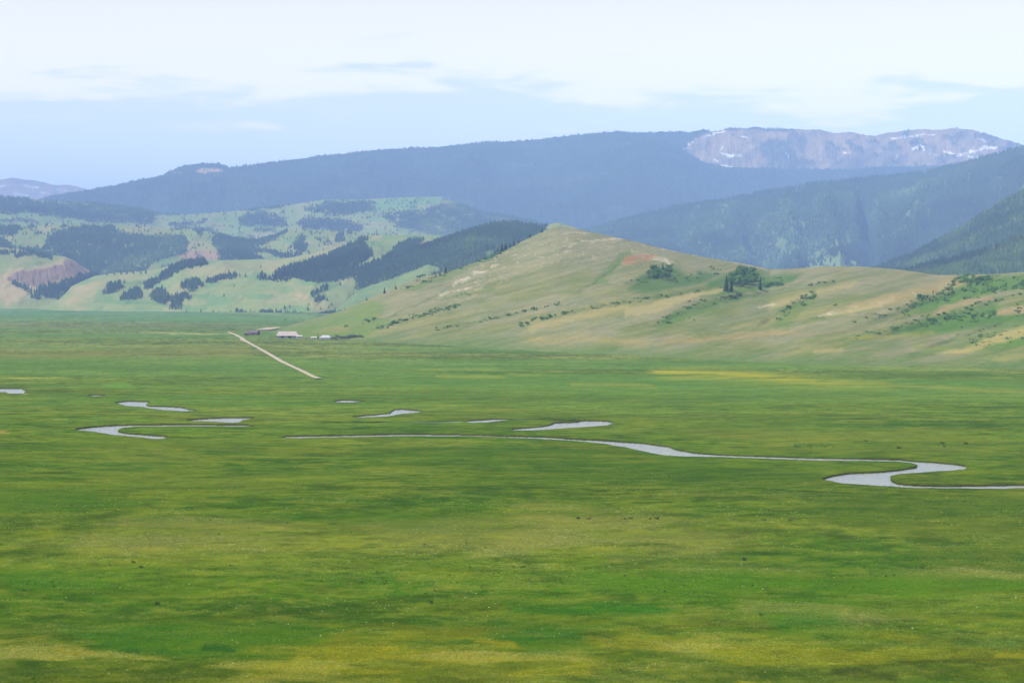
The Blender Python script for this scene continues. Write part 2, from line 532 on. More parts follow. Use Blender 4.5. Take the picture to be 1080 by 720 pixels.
# water: flat sheets lying in the channels
M_water, nt, b = new_mat('river_water')
b.inputs['Base Color'].default_value = (0.20, 0.23, 0.24, 1)
b.inputs['Roughness'].default_value = 0.10
b.inputs['Specular IOR Level'].default_value = 0.5
b.inputs['IOR'].default_value = 1.33
g = nt.nodes.new('ShaderNodeNewGeometry')
n = nt.nodes.new('ShaderNodeTexNoise')
n.inputs['Scale'].default_value = 0.8
n.inputs['Detail'].default_value = 6
n.inputs['Roughness'].default_value = 0.7
bp = nt.nodes.new('ShaderNodeBump')
bp.inputs['Distance'].default_value = 0.45
nt.links.new(g.outputs['Position'], n.inputs['Vector'])
nt.links.new(n.outputs['Fac'], bp.inputs['Height'])
nt.links.new(bp.outputs['Normal'], b.inputs['Normal'])
wv, wf = [], []
for (y0, y1) in [(407, 436.9), (436.9, 456), (456, 520)]:
    Ya, Yb = ground_Y(y1), ground_Y(y0)
    k = len(wv)
    for (X, Y) in ((-0.36 * Ya, Ya), (0.36 * Ya, Ya), (0.36 * Yb, Yb), (-0.36 * Yb, Yb)):
        wv.append((X, Y, -WATER))
    wf.append((k, k + 1, k + 2, k + 3))
me = bpy.data.meshes.new('river')
me.from_pydata(wv, [], wf)
obj('river', me, M_water, kind='structure', label='pale blue river meandering across the green valley floor')


# roads
def strip(name, pts, mat, z, **tags):
    """road ribbon: (px, py, width in m)"""
    P = []
    for (px, py, w) in pts:
        X, Y, Z = at(px, py, ground_Y(py))
        P.append((float(X), float(Y), w))
    # resample
    Q = []
    for a, b_ in zip(P[:-1], P[1:]):
        for t in np.linspace(0, 1, 14, endpoint=False):
            Q.append(tuple(a[k] + (b_[k] - a[k]) * t for k in range(3)))
    Q.append(P[-1])
    Q = np.array(Q)
    d = np.gradient(Q[:, :2], axis=0)
    d /= np.linalg.norm(d, axis=1)[:, None]
    nrm = np.stack([-d[:, 1], d[:, 0]], -1)
    w = Q[:, 2] * (1 + 0.10 * rng.standard_normal(len(Q)))
    L_, R_ = Q[:, :2] + nrm * w[:, None] / 2, Q[:, :2] - nrm * w[:, None] / 2
    hz = z if np.ndim(z) else np.full(len(Q), z)
    mid = Q[:, :2]
    V = np.concatenate([np.c_[L_, hz - .25], np.c_[L_ * .8 + mid * .2, hz], np.c_[R_ * .8 + mid * .2, hz], np.c_[R_, hz - .25]])
    n_ = len(Q)
    Fs = []
    for i in range(n_ - 1):
        for r in range(3):
            a_ = r * n_ + i
            Fs.append((a_, a_ + 1, a_ + n_ + 1, a_ + n_))
    me = bpy.data.meshes.new(name)
    me.from_pydata(V.tolist(), [], Fs)
    return obj(name, me, mat, **tags)


M_gravel = plain_mat('pale_gravel', (0.235, 0.215, 0.16), 0.95, 0.15, 0.4)
strip('gravel_road', [(241, 350.6, 5.5), (248, 353.0, 5.2), (255.5, 356.8, 5.5), (256, 358.6, 7), (262, 361.5, 4.4), (273, 367.5, 4.2), (284, 373.8, 4.4),
                      (297, 381.5, 4.6), (308, 386.8, 4.0), (320, 392.3, 3.8), (330, 397.5, 3.8), (337, 399.8, 4.4)], M_gravel, 0.75,
      kind='structure', label='pale gravel road running straight across the valley to the ranch')


# ------------------------------------------------------------------ hills and mountains
class Layer:
    pass


def layer(name, crest, base, nu, nv, amp, wl, seed, color_fn, mat, prof=1.0, back=0.5, crest_jit=0.0, gully=None,
          edge=0.10, tags=None, nback=14, stretch=2.2, rid=True, ground_base=False, ysc=1.25):
    """crest: (px, py, Y) list; base: (px, py, Y) list; a solid land form that falls away behind its crest"""
    cx = np.array([c[0] for c in crest], float)
    u = np.linspace(cx[0], cx[-1], nu)
    cy = np.interp(u, cx, [c[1] for c in crest])
    cY = np.interp(u, cx, [c[2] for c in crest]) * ysc
    bx = [c[0] for c in base]
    by = np.interp(u, bx, [c[1] for c in base])
    bY = np.interp(u, bx, [c[2] for c in base]) * ysc
    # smooth the crest a little
    k = max(3, int(nu * 0.006) | 1)
    ker = np.hanning(k + 2)[1:-1]
    ker /= ker.sum()
    pad = k // 2
    sm = lambda a: np.convolve(np.pad(a, pad, mode='edge'), ker, 'valid')
    cy, cY, by, bY = sm(cy), sm(cY), sm(by), sm(bY)
    if crest_jit:
        cy = cy + crest_jit * fbm(u / 9, u * 0, seed + 3, 3)
    cX, _, cZ = at(u, cy, cY)
    if ground_base:
        bY = ground_Y(by)
    bX, _, bZ = at(u, by, bY)
    bZ = bZ * 0 - (2.5 if ground_base else 15)
    v = np.concatenate([np.linspace(0, 1, nv), 1 + np.linspace(0, 1, nback + 1)[1:] ** 1.3])
    V = v[:, None]
    f = np.clip(V, 0, 1)
    g_ = np.clip(V - 1, 0, 1)
    Xs = bX + (cX - bX) * f + (cX / cY) * (cY - bY) * back * g_ * 2
    Ys = bY + (cY - bY) * f + (cY - bY) * back * g_ * 2
    pr = f ** prof
    pr = pr * (1 - 0.35) + 0.35 * (1 - (1 - f) ** 2)
    Zs = bZ + (cZ - bZ) * pr - (cZ - bZ + 20) * g_ ** 1.5 * 0.9
    env = sstep(0, 0.12, f) * (edge + (1 - edge) * (1 - sstep(0.72, 1.0, f)))
    if rid:
        rel = ridged(Xs / wl, Ys / (wl * stretch), seed, 5) - 0.55
    else:
        rel = fbm(Xs / wl, Ys / (wl * stretch), seed, 5)
    Zs = Zs + amp * rel * env * np.clip((cZ - bZ) / (3.5 * amp), 0, 1)
    px, py = project(Xs, Ys, Zs)
    if gully is not None:
        for (pts, w, dep) in gully:
            m = mask(px, py, 's', pts, w * 0.2, w) * taper(px, pts)
            Zs = Zs - dep * m * sstep(0, 0.1, f) * (1 - sstep(0.9 if abs(dep) < 40 else 0.6, 1.0 if abs(dep) < 40 else 0.92, f))
        px, py = project(Xs, Ys, Zs)
    C = color_fn(px, py, Xs, Ys, Zs, rel)
    me = mesh_np(name, np.stack([Xs, Ys, Zs], -1).reshape(-1, 3), grid_faces(*Xs.shape)[:, ::-1], C.reshape(-1, 3))
    o = obj(name, me, mat, kind='structure', **(tags or {}))
    L = Layer()
    L.X, L.Y, L.Z, L.px, L.py, L.o, L.nv, L.C = Xs, Ys, Zs, px, py, o, nv, C
    return L


def warp(px, py, a, b, s=12, seed=1):
    return px + a * fbm(px / s, py / s * 2, seed, 4, 0.6), py + b * fbm(px / s, py / s * 2, seed + 2, 4, 0.6)


def field(px, py, base):
    return np.ones(px.shape + (3,)) * alb(base)


def sample(L, n, vmax=1.03):
    nr = int(L.nv * vmax)
    i = rng.random(n) * (min(nr, L.X.shape[0] - 1) - 1)
    j = rng.random(n) * (L.X.shape[1] - 1.001)
    i0, j0 = i.astype(int), j.astype(int)
    fi, fj = i - i0, j - j0

    def bl(A):
        return (A[i0, j0] * (1 - fi) * (1 - fj) + A[i0 + 1, j0] * fi * (1 - fj) + A[i0, j0 + 1] * (1 - fi) * fj + A[i0 + 1, j0 + 1] * fi * fj)
    return bl(L.X), bl(L.Y), bl(L.Z)


def forest(name, X, Y, Z, h, r, col, label, sides=5):
    """a wood as one mass: every tree a small two-tier cone"""
    n = len(X)
    if n == 0:
        return
    h = h * (0.65 + 0.7 * rng.random(n)) * (1 + 0.5 * fbm(X / 150, Y / 150, 4, 3))
    r = r * (0.7 + 0.6 * rng.random(n))
    rot = rng.random(n) * 6.28
    V = np.zeros((n, 2 * (sides + 1), 3))
    C = np.zeros((n, 2 * (sides + 1), 3))
    faces = []
    for t, (z0, z1, rr) in enumerate([(0.02, 0.72, 1.0), (0.42, 1.0, 0.62)]):
        k = t * (sides + 1)
        for s_ in range(sides):
            a = rot + s_ * 2 * math.pi / sides + t * 0.6
            jr = r * rr * (0.8 + 0.4 * rng.random(n))
            V[:, k + s_] = np.stack([X + np.cos(a) * jr, Y + np.sin(a) * jr, Z + h * (z0 + 0.06 * rng.random(n))], -1)
        V[:, k + sides] = np.stack([X, Y, Z + h * z1], -1)
        for s_ in range(sides):
            faces.append((k + s_, k + (s_ + 1) % sides, k + sides))
    patch = (1 + 0.7 * fbm(X / 330, Y / 330, 5, 4)) * (1 + 0.7 * fbm(X / 1500, Y / 1500, 6, 3))
    C[:] = (col * patch[:, None] * (0.7 + 0.6 * rng.random((n, 1))))[:, None, :]
    fs = np.array(faces)[None] + (np.arange(n) * 2 * (sides + 1))[:, None, None]
    me = mesh_np(name, V.reshape(-1, 3), fs.reshape(-1, 3), C.reshape(-1, 3), smooth=False, fsize=3)
    obj(name, me, M_leaf, kind='stuff', label=label)


CONIFER = alb((68, 96, 58))
ASPEN = alb((112, 140, 70))


def scatter(L, n, mfun, h, r, name, label, aspen=0.06):
    X, Y, Z = sample(L, n)
    px, py = project(X, Y, Z)
    m = mfun(px, py, X, Y)
    ok = (rng.random(len(X)) < m) & (px > -60) & (px < 1140)
    X, Y, Z = X[ok], Y[ok], Z[ok]
    asp = rng.random(len(X)) < aspen * (0.4 + 9 * sstep(0.1, 0.4, fbm(X / 260, Y / 520, 2, 4)))
    col = np.where(asp[:, None], ASPEN * 0.8, CONIFER)
    forest(name, X, Y, Z - 0.03 * h, h * np.where(asp, .75, 1), r, col, label)


def polys(px, py, ps, soft=2.2, wa=4, wb=2.0, s=12, seed=1):
    qx, qy = warp(px, py, wa * 1.3, wb * 1.3, s, seed)
    ax, ay = warp(px, py, 2.2, 1.3, 3.5, seed + 1)
    qx, qy = qx + ax - px, qy + ay - py
    m = np.zeros(px.shape)
    for k, pts, w in ps:
        m = np.maximum(m, mask(qx, qy, k, pts, w, soft))
    return m * (1 - 0.75 * sstep(0.22, 0.42, fbm(px / 7, py / 3.2, seed + 2, 4, 0.6)))


FOREST_FLOOR = (58, 78, 50)
Z_ = lambda pts, Y: [(x, y, Y) for x, y in pts]

# --- far left peaks with snow
def c_peak(px, py, X, Y, Z, rel):
    C = field(px, py, (200, 168, 132))
    blend(C, (96, 104, 84), sstep(-0.1, 0.3, fbm(px / 8, py / 4, 2, 4)) * 0.5)
    qx, qy = warp(px, py, 3, 1.5, 6, 4)
    for pts, w in [([(25, 195), (40, 198)], 1.2), ([(0, 197), (6, 196)], 1.2), ([(15, 204), (30, 206)], 0.8), ([(42, 203), (52, 204)], 0.8),
                   ([(60, 200), (70, 202)], 0.5)]:
        blend(C, (310, 308, 310), mask(qx, qy, 's', pts, w * 0.6, 0.7))
    return C


layer('far_peaks', Z_([(-160, 190), (-60, 186), (0, 190), (12, 188), (22, 188.5), (45, 192), (60, 196), (75, 195.5), (90, 199), (120, 212), (160, 230)], 25000),
      Z_([(-160, 245), (160, 245)], 23500), 220, 60, 200, 900, 1, c_peak, M_rock, crest_jit=1.0,
      tags={'label': 'distant pinkish bare peaks with snow patches at the left edge'})

# --- bare escarpment with snow, right
FOREST_FLOOR = (58, 78, 50)


def rim_wood(px, py):
    qx, qy = warp(px, py, 7, 3, 8, 2)
    return np.maximum(mask(qx, qy, 'p', [(560, 100), (752, 130), (748, 140.5), (736, 145), (726, 152), (721, 160), (716, 178), (716, 230), (560, 230)], 0, 1.5),
                      mask(qx, qy, 's', [(690, 140), (735, 139), (785, 135), (835, 137.5)], 1.2, 1.2) * 0.9)


def c_esc(px, py, X, Y, Z, rel):
    C = field(px, py, (208, 180, 136))
    qx, qy = warp(px, py, 8, 4, 18, 2)
    blend(C, (156, 140, 122), sstep(-0.1, 0.4, fbm(px / 14 + py / 9, py / 16, 3, 4)) * 0.7)
    blend(C, (90, 104, 84), sstep(-0.05, 0.3, fbm(px / 10, py / 7, 5, 4)) * 0.55 * np.interp(px, [740, 800, 815, 1080], [.15, .3, 1, .9]))
    paint(C, qx, qy, [('p', [(800, 150), (830, 150), (850, 178), (812, 178)], 0, 5, (84, 98, 78), 0.75),
                      ('p', [(880, 168), (930, 160), (960, 165), (940, 178), (870, 180)], 0, 4, (100, 106, 84), 0.5),
                      ('s', [(965, 150), (985, 156), (980, 164)], 2, 3, (90, 100, 84), 0.6)])
    blend(C, FOREST_FLOOR, rim_wood(px, py))
    qx, qy = warp(px, py, 5, 2.2, 6, 4)
    snow = 0 * px
    for pts, w in [([(762, 162), (770, 165), (780, 163)], 2.0), ([(763, 154), (760, 160)], 1.0), ([(722, 158), (730, 150)], 1.2),
                   ([(718, 177), (728, 176), (738, 174)], 1.3), ([(780, 143), (788, 145)], 0.9), ([(760, 175), (775, 177)], 0.9),
                   ([(791, 154), (795, 155)], 0.6), ([(740, 145), (752, 141), (764, 139)], 0.8), ([(753, 168), (758, 170)], 0.9),
                   ([(888, 161), (896, 162)], 0.9), ([(940, 146), (960, 144), (985, 141)], 0.9), ([(962, 157), (972, 154), (976, 158)], 1.9),
                   ([(996, 160), (1006, 162)], 1.4), ([(1012, 164), (1025, 160), (1040, 155), (1050, 156)], 2.2),
                   ([(1020, 166), (1032, 166)], 1.3), ([(828, 162), (834, 166)], 0.7), ([(980, 162), (990, 165)], 0.7),
                   ([(945, 166), (950, 163)], 0.5), ([(1030, 146), (1040, 149)], 0.5)]:
        snow = np.maximum(snow, mask(qx, qy, 's', pts, w * 0.62, 0.7))
    blend(C, (345, 345, 352), snow * (0.25 + 0.75 * sstep(-0.25, 0.05, fbm(px / 3, py / 1.2, 6, 3))))
    return C


L_esc = layer('rocky_escarpment', Z_([(600, 150), (640, 143.5), (665, 140.5), (700, 140.5), (735, 139.5), (760, 137.5), (785, 135.5), (830, 137), (880, 140), (925, 142), (940, 140.5),
                                      (960, 139), (985, 137), (1000, 135.5), (1020, 137.5), (1045, 144), (1075, 153), (1120, 166), (1220, 185)], 17000),
              Z_([(600, 200), (1220, 200)], 16200), 660, 120, 240, 260, 2, c_esc, M_rock, crest_jit=0.9, edge=0.25, stretch=2.6,
              tags={'label': 'bare pink rocky mountain rim with snow patches on the right skyline'})
scatter(L_esc, 20000, lambda px, py, X, Y: np.clip(
    sstep(0.0, 0.3, fbm(px / 10, py / 7, 5, 4)) * np.interp(px, [740, 800, 815, 1080], [.05, .25, .8, .5]) +
    mask(px, py, 'p', [(800, 150), (830, 150), (850, 178), (812, 178)], 0, 6), 0, 0.75) * (1 - 0.6 * mask(px, py, 'p', [(725, 150), (790, 140), (810, 178), (720, 178)], 0, 5)) +
        0.95 * rim_wood(px, py), 20, 8, 'forest_on_rim',
        'scattered dark trees along the bare rocky rim')

# --- main forested ridge
def c_main(px, py, X, Y, Z, rel):
    C = field(px, py, FOREST_FLOOR)
    qx, qy = warp(px, py, 6, 1.6, 8, 2)
    paint(C, qx, qy, [('p', [(203, 180), (212, 177.5), (228, 177), (238, 179), (232, 182), (212, 183.5)], 0, 1.0, (214, 178, 150), 0.95),
                      ('s', [(184, 182.5), (196, 182)], 0.6, 0.7, (200, 170, 145), 0.8),
                      ('s', [(535, 173), (545, 174)], 0.6, 0.7, (150, 150, 120), 0.6),
                      ('s', [(340, 173), (352, 173.5)], 0.5, 0.7, (150, 150, 130), 0.5),
                      ('s', [(500, 196), (560, 192), (620, 188)], 3, 4, (104, 92, 76), 0.5)])
    blend(C, (96, 112, 76), sstep(0.2, 0.5, fbm(px / 40, py / 8, 6, 4)) * 0.6)
    return C


def m_main(px, py, X, Y):
    m = 0.95 - 0.75 * sstep(0.3, 0.5, fbm(px / 26, py / 6, 6, 4))
    m *= 1 - 0.95 * mask(px, py, 'p', [(203, 180), (212, 177.5), (228, 177), (238, 179), (232, 182), (212, 183.5)], 0, 1)
    return m


L_main = layer('forested_ridge', [(-160, 232, 15500), (0, 218, 15500), (40, 212, 15500), (60, 206.5, 15500), (100, 199.5, 15500), (140, 192, 15600), (170, 186.5, 15700),
                                  (182, 180.5, 15700), (195, 175.5, 15700), (215, 171.8, 15700), (232, 172.5, 15700), (242, 176, 15700), (265, 174.5, 15800),
                                  (300, 169.5, 15900), (340, 163.5, 16000), (380, 160.5, 16100), (430, 156.5, 16200), (480, 153.5, 16200), (520, 151, 16300),
                                  (560, 148.5, 16300), (600, 144.5, 16400), (640, 140.5, 16400), (655, 139.3, 16400), (690, 143.5, 16300), (705, 150, 16200), (722, 160, 16100), (742, 172, 16000), (765, 178, 16000), (900, 179, 16000), (1000, 174, 16000), (1080, 171, 16000), (1220, 165, 16000)],
               Z_([(-160, 262), (0, 260), (560, 268), (1220, 262)], 12000), 900, 150, 430, 1000, 3, c_main, M_far, prof=1.25, crest_jit=0.7, stretch=1.8,
               tags={'label': 'long dark forested ridge on the skyline fading to blue'})
scatter(L_main, 80000, m_main, 20, 9, 'forest_on_ridge', 'dark conifer forest covering the long blue ridge', 0.03)

# --- right middle mountain
def c_rmid(px, py, X, Y, Z, rel):
    C = field(px, py, FOREST_FLOOR)
    op = sstep(0.22, 0.42, fbm(px / 16, py / 20, 1, 5, .6)) * np.interp(px, [560, 700, 840, 1080], [.5, .7, 1.2, 1.1])
    blend(C, (128, 150, 92), op * 0.8)
    qx, qy = warp(px, py, 8, 5, 9, 3)
    paint(C, qx, qy, [('p', [(846, 286), (856, 270), (866, 262), (876, 270), (890, 268), (905, 276), (900, 290), (846, 290)], 0, 3, (150, 172, 104), 0.9),
                      ('s', [(1050, 183), (1056, 200)], 3, 3, (176, 168, 130), 0.5),
                      ('s', [(915, 200), (930, 210), (945, 216)], 2.5, 3, (130, 146, 90), 0.6),
                      ('s', [(856, 205), (862, 230)], 2.5, 3, (120, 146, 90), 0.6)])
    return C


def m_rmid(px, py, X, Y):
    op = sstep(0.22, 0.42, fbm(px / 16, py / 20, 1, 5, .6)) * np.interp(px, [560, 700, 840, 1080], [.5, .7, 1.2, 1.1])
    qx, qy = warp(px, py, 8, 5, 9, 3)
    op = np.maximum(op, mask(qx, qy, 'p', [(846, 286), (856, 270), (866, 262), (876, 270), (890, 268), (905, 276), (900, 290), (846, 290)], 0, 3))
    return 0.95 - 0.75 * op


L_rmid = layer('forested_mountain', [(480, 285, 10000), (560, 262, 10200), (600, 248, 10400), (640, 236, 10600), (680, 226, 10800), (740, 214, 11000), (800, 203, 11200),
                                     (860, 195, 11200), (920, 187, 11000), (980, 181, 10800), (1010, 175, 10600), (1040, 167, 10400), (1080, 156, 10200), (1130, 142, 10000), (1240, 125, 10000)],
               Z_([(480, 305), (1240, 310)], 7400), 700, 170, 360, 900, 4, c_rmid, M_far, prof=1.2,
                gully=[([(900, 196), (922, 235), (930, 290)], 24, 280), ([(868, 192), (878, 240), (886, 290)], 16, -150), ([(775, 212), (790, 245), (828, 290)], 20, 170),
                       ([(985, 185), (960, 230), (940, 290)], 14, -80), ([(700, 222), (720, 260), (740, 300)], 16, 90), ([(830, 200), (835, 240), (842, 290)], 12, -70)], crest_jit=0.8, stretch=1.6,
               tags={'label': 'broad forested mountain flank behind the tan hill on the right'})
scatter(L_rmid, 75000, m_rmid, 21, 7.5, 'forest_on_flank', 'dense conifer forest on the mountain flank with pale aspen clearings', 0.06)

# --- back meadows, left
E1_F = [('p', [(-80, 207), (30, 209), (60, 212), (130, 214), (165, 224), (160, 236), (90, 233), (60, 228), (0, 223), (-80, 224)], 0),
        ('p', [(150, 210), (200, 212), (300, 206), (300, 218), (250, 222), (190, 226), (158, 226)], 0),
        ('p', [(250, 233), (262, 225), (275, 223), (300, 230), (305, 237), (280, 239), (255, 237)], 0),
        ('p', [(313, 236), (320, 230), (360, 231), (385, 240), (370, 246), (320, 241)], 0),
        ('p', [(322, 222), (340, 214), (395, 214), (392, 223), (350, 227)], 0),
        ('p', [(400, 226), (440, 222), (480, 214), (560, 232), (640, 255), (640, 280), (470, 250), (425, 240)], 0),
        ('s', [(195, 236), (215, 234)], 1.6), ('s', [(270, 243), (290, 242)], 1.2), ('s', [(0, 232), (40, 234)], 1.0),
        ('s', [(180, 236), (200, 241), (225, 243)], 1.5)]


def c_e1(px, py, X, Y, Z, rel):
    C = field(px, py, (150, 164, 92))
    blend(C, (120, 160, 84), sstep(-0.1, 0.3, fbm(px / 20, py / 8, 1, 4)) * 0.6)
    blend(C, (176, 168, 120), sstep(0.1, 0.4, fbm(px / 24, py / 10, 2, 4)) * 0.6)
    blend(C, FOREST_FLOOR, polys(px, py, E1_F, seed=1) * 0.95)
    qx, qy = warp(px, py, 6, 1.6, 8, 2)
    paint(C, qx, qy, [('s', [(32, 211), (60, 214), (95, 216)], 0.9, 1, (150, 170, 100), 0.8), ('p', [(395, 213), (420, 209), (470, 208), (470, 212), (440, 219), (400, 222)], 0, 1.5, (124, 170, 100), 0.85)])
    return C


L_e1 = layer('back_meadow_hills', Z_([(-160, 212), (0, 208), (30, 209.5), (60, 213), (90, 214), (120, 217), (150, 221), (170, 226), (200, 225.5), (240, 223.5), (270, 220), (310, 215.5),
                                      (345, 210.5), (380, 211), (420, 208.5), (465, 207.5), (480, 213), (510, 224), (560, 233), (640, 252), (700, 275)], 11000),
             Z_([(-160, 272), (700, 285)], 8600), 620, 110, 80, 500, 5, c_e1, M_mid, prof=0.9,
             tags={'label': 'rolling green meadow hills with woods below the long ridge'})
scatter(L_e1, 60000, lambda px, py, X, Y: np.clip(polys(px, py, E1_F, seed=1) * 0.95 + 0.02 +
        0.25 * sstep(.3, .45, fbm(px / 9, py / 4, 3, 3)) - 0.9 * mask(px, py, 's', [(32, 211), (60, 214), (95, 216)], 1, 1), 0, 1),
        15, 5, 'forest_behind_meadows', 'dark woods scattered over the far meadow hills on the left', 0.12)

# --- middle hills, left
E2_F = [('p', [(-80, 250), (0, 252), (20, 262), (44, 262), (52, 252), (58, 244), (75, 240.5), (118, 239.5), (125, 246), (150, 249.5), (190, 248), (199, 256), (196, 266),
               (172, 273), (155, 283), (125, 292), (105, 300), (85, 285), (60, 276), (20, 268), (-80, 264)], 0),
        ('p', [(-80, 236), (10, 235), (20, 238), (18, 246), (0, 249), (-80, 248)], 0),
        ('p', [(225, 252), (235, 246), (250, 243), (262, 247), (280, 243), (302, 241), (304, 244), (290, 252), (275, 258), (262, 262), (265, 270), (280, 275), (250, 278), (232, 276), (228, 262)], 0),
        ('p', [(311, 262), (313, 252), (320, 247.5), (323, 262), (316, 266)], 0), ('p', [(356, 254), (357, 246), (362, 245), (364, 254)], 0),
        ('s', [(262, 263), (285, 266), (300, 270), (318, 268)], 1.3), ('s', [(205, 240), (212, 246)], 1.0),
        ('p', [(150, 300), (155, 290), (175, 283), (200, 276), (215, 273), (216, 278), (190, 290), (165, 300)], 0),
        ('p', [(380, 256), (392, 252), (400, 262), (392, 275), (375, 275)], 0)]


def c_e2(px, py, X, Y, Z, rel):
    C = field(px, py, (148, 162, 92))
    blend(C, (176, 170, 120), sstep(0.0, 0.4, fbm(px / 22, py / 9, 3, 4)) * 0.6)
    blend(C, (112, 156, 84), sstep(0.05, 0.4, fbm(px / 18, py / 8, 4, 4)) * 0.6)
    qx, qy = warp(px, py, 5, 2.0, 8, 2)
    paint(C, qx, qy, [('p', [(184, 263), (205, 262), (235, 266), (228, 274), (200, 274), (185, 270)], 0, 2.5, (186, 140, 128), 0.75),
                      ('p', [(185, 262), (195, 250), (210, 252), (232, 262), (215, 264)], 0, 2.5, (178, 172, 112), 0.75),
                      ('s', [(338, 262), (352, 259)], 2, 2.5, (186, 170, 122), 0.7)])
    blend(C, FOREST_FLOOR, polys(px, py, E2_F, seed=2) * 0.95)
    return C


L_e2 = layer('middle_meadow_hills', [(-160, 236, 8200), (0, 240, 8200), (40, 238, 8200), (60, 236.5, 8200), (100, 236, 8200), (140, 238.5, 8200), (180, 241, 8200), (205, 241.5, 8100), (225, 246, 8000), (245, 252, 7900),
                                     (270, 254, 7900), (290, 249, 7900), (304, 242.5, 7900), (330, 242.5, 7900), (360, 244, 7900), (400, 246, 7900), (440, 247.5, 7900), (475, 249, 7900), (520, 262, 7900), (580, 280, 7900)],
             Z_([(-160, 305), (580, 305)], 6500), 620, 130, 70, 380, 6, c_e2, M_mid, prof=0.9,
             tags={'label': 'green hills with a large dark wood on the left below the ridge'})
scatter(L_e2, 60000, lambda px, py, X, Y: np.clip(polys(px, py, E2_F, seed=2) * 0.97 + 0.02 + 0.35 * sstep(.32, .45, fbm(px / 8, py / 4, 3, 3)), 0, 1),
        14, 4, 'forest_on_middle_hills', 'dark conifer wood on the middle hills at the left', 0.08)

# --- left bluff with the eroded scarp
E3_F = [('p', [(33, 313), (40, 304), (60, 299), (85, 291), (100, 288), (113, 289), (92, 298), (72, 309), (60, 315), (40, 316)], 0),
        ('s', [(-60, 269), (0, 267.5), (14, 265.5)], 1.4), ('s', [(18, 269), (30, 266), (52, 271)], 2.2), ('s', [(15, 299), (26, 304), (30, 309)], 1.8)]


def c_e3(px, py, X, Y, Z, rel):
    C = field(px, py, (152, 164, 96))
    blend(C, (176, 172, 120), sstep(-0.1, 0.4, fbm(px / 22, py / 9, 3, 4)) * 0.6)
    qx, qy = warp(px, py, 4, 2.0, 8, 2)
    paint(C, qx, qy, [('p', [(60, 276), (72, 270), (86, 277), (104, 290), (90, 296), (40, 306), (8, 322), (-10, 300), (10, 284), (45, 281)], 0, 3, (200, 178, 134), 0.8),
                      ('p', [(8, 294), (15, 287), (45, 283), (65, 279), (72, 274), (84, 278), (96, 288), (85, 290), (60, 296), (45, 300), (30, 302), (22, 297), (10, 297)], 0, 1.8, (150, 124, 112), 0.9)])
    st = sstep(0.1, 0.4, fbm(px / 3, py / 14, 3, 4))
    blend(C, (110, 92, 84), st * 0.8 * mask(qx, qy, 'p', [(8, 294), (15, 287), (45, 283), (65, 279), (72, 274), (84, 278), (96, 288), (85, 290), (60, 296), (45, 300), (30, 302), (22, 297), (10, 297)], 0, 1.8))
    blend(C, FOREST_FLOOR, polys(px, py, E3_F, seed=3, wa=2, wb=1) * 0.9)
    return C


scarp = [([(5, 297), (40, 300), (80, 292)], 5, 12), ([(20, 292), (22, 300)], 1.2, 8), ([(35, 288), (36, 300)], 1.2, 8), ([(50, 284), (52, 298)], 1.2, 8), ([(66, 280), (70, 294)], 1.2, 8)]
L_e3 = layer('eroded_bluff', Z_([(-160, 255), (0, 261), (20, 262.5), (45, 268), (68, 270.5), (78, 275), (90, 283), (100, 288.5), (118, 298), (135, 312), (150, 322)], 6500),
             [(-160, 318, 5700), (0, 320, 5700), (80, 322, 5700), (150, 323.5, 5700)], 420, 130, 26, 140, 7, c_e3, M_mid, prof=0.95, gully=scarp,
             tags={'label': 'grassy bluff at the left edge with a bare purple-brown eroded scarp'})
scatter(L_e3, 14000, lambda px, py, X, Y: np.clip(polys(px, py, E3_F, seed=3, wa=2, wb=1) * 0.95, 0, 1), 15, 3.6,
        'forest_below_bluff', 'dark trees massed at the foot of the eroded bluff', 0.03)

# --- front rolling hills, left
E4_F = [('p', [(287, 294), (292, 287), (310, 281), (345, 269), (380, 253), (389, 254), (386, 260), (377, 266), (391, 265), (392, 271), (378, 281), (394, 279), (408, 271), (420, 259), (430, 253.5),
               (445, 251.5), (441, 258), (422, 268), (405, 280), (420, 277), (402, 295), (386, 306), (379, 301), (373, 293), (355, 296), (335, 298), (310, 293)], 0),
        ('s', [(276, 293.5), (300, 294.5)], 1.5),
        ('p', [(188, 304), (195, 298), (209, 296.5), (212, 302), (200, 306)], 0), ('s', [(219, 297), (232, 294), (247, 291.5)], 1.5),
        ('p', [(108, 309), (115, 303), (128, 299), (130, 304), (115, 310)], 0), ('p', [(127, 315), (132, 309), (145, 305), (152, 310), (148, 315)], 0),
        ('p', [(160, 316), (163, 309), (170, 306), (178, 311), (182, 316), (172, 320)], 0), ('p', [(180, 325), (183, 315), (192, 313), (191, 325)], 0),
        ('s', [(272, 330.5), (300, 333), (320, 334.5)], 1.5), ('s', [(250, 329), (262, 330.5)], 1.2),
        ('s', [(330, 311), (344, 304)], 1.7), ('s', [(334, 317), (343, 315)], 1.5), ('s', [(155, 302), (175, 290), (195, 280), (215, 277)], 2.6),
        ('s', [(193, 312), (199, 314)], 1)]


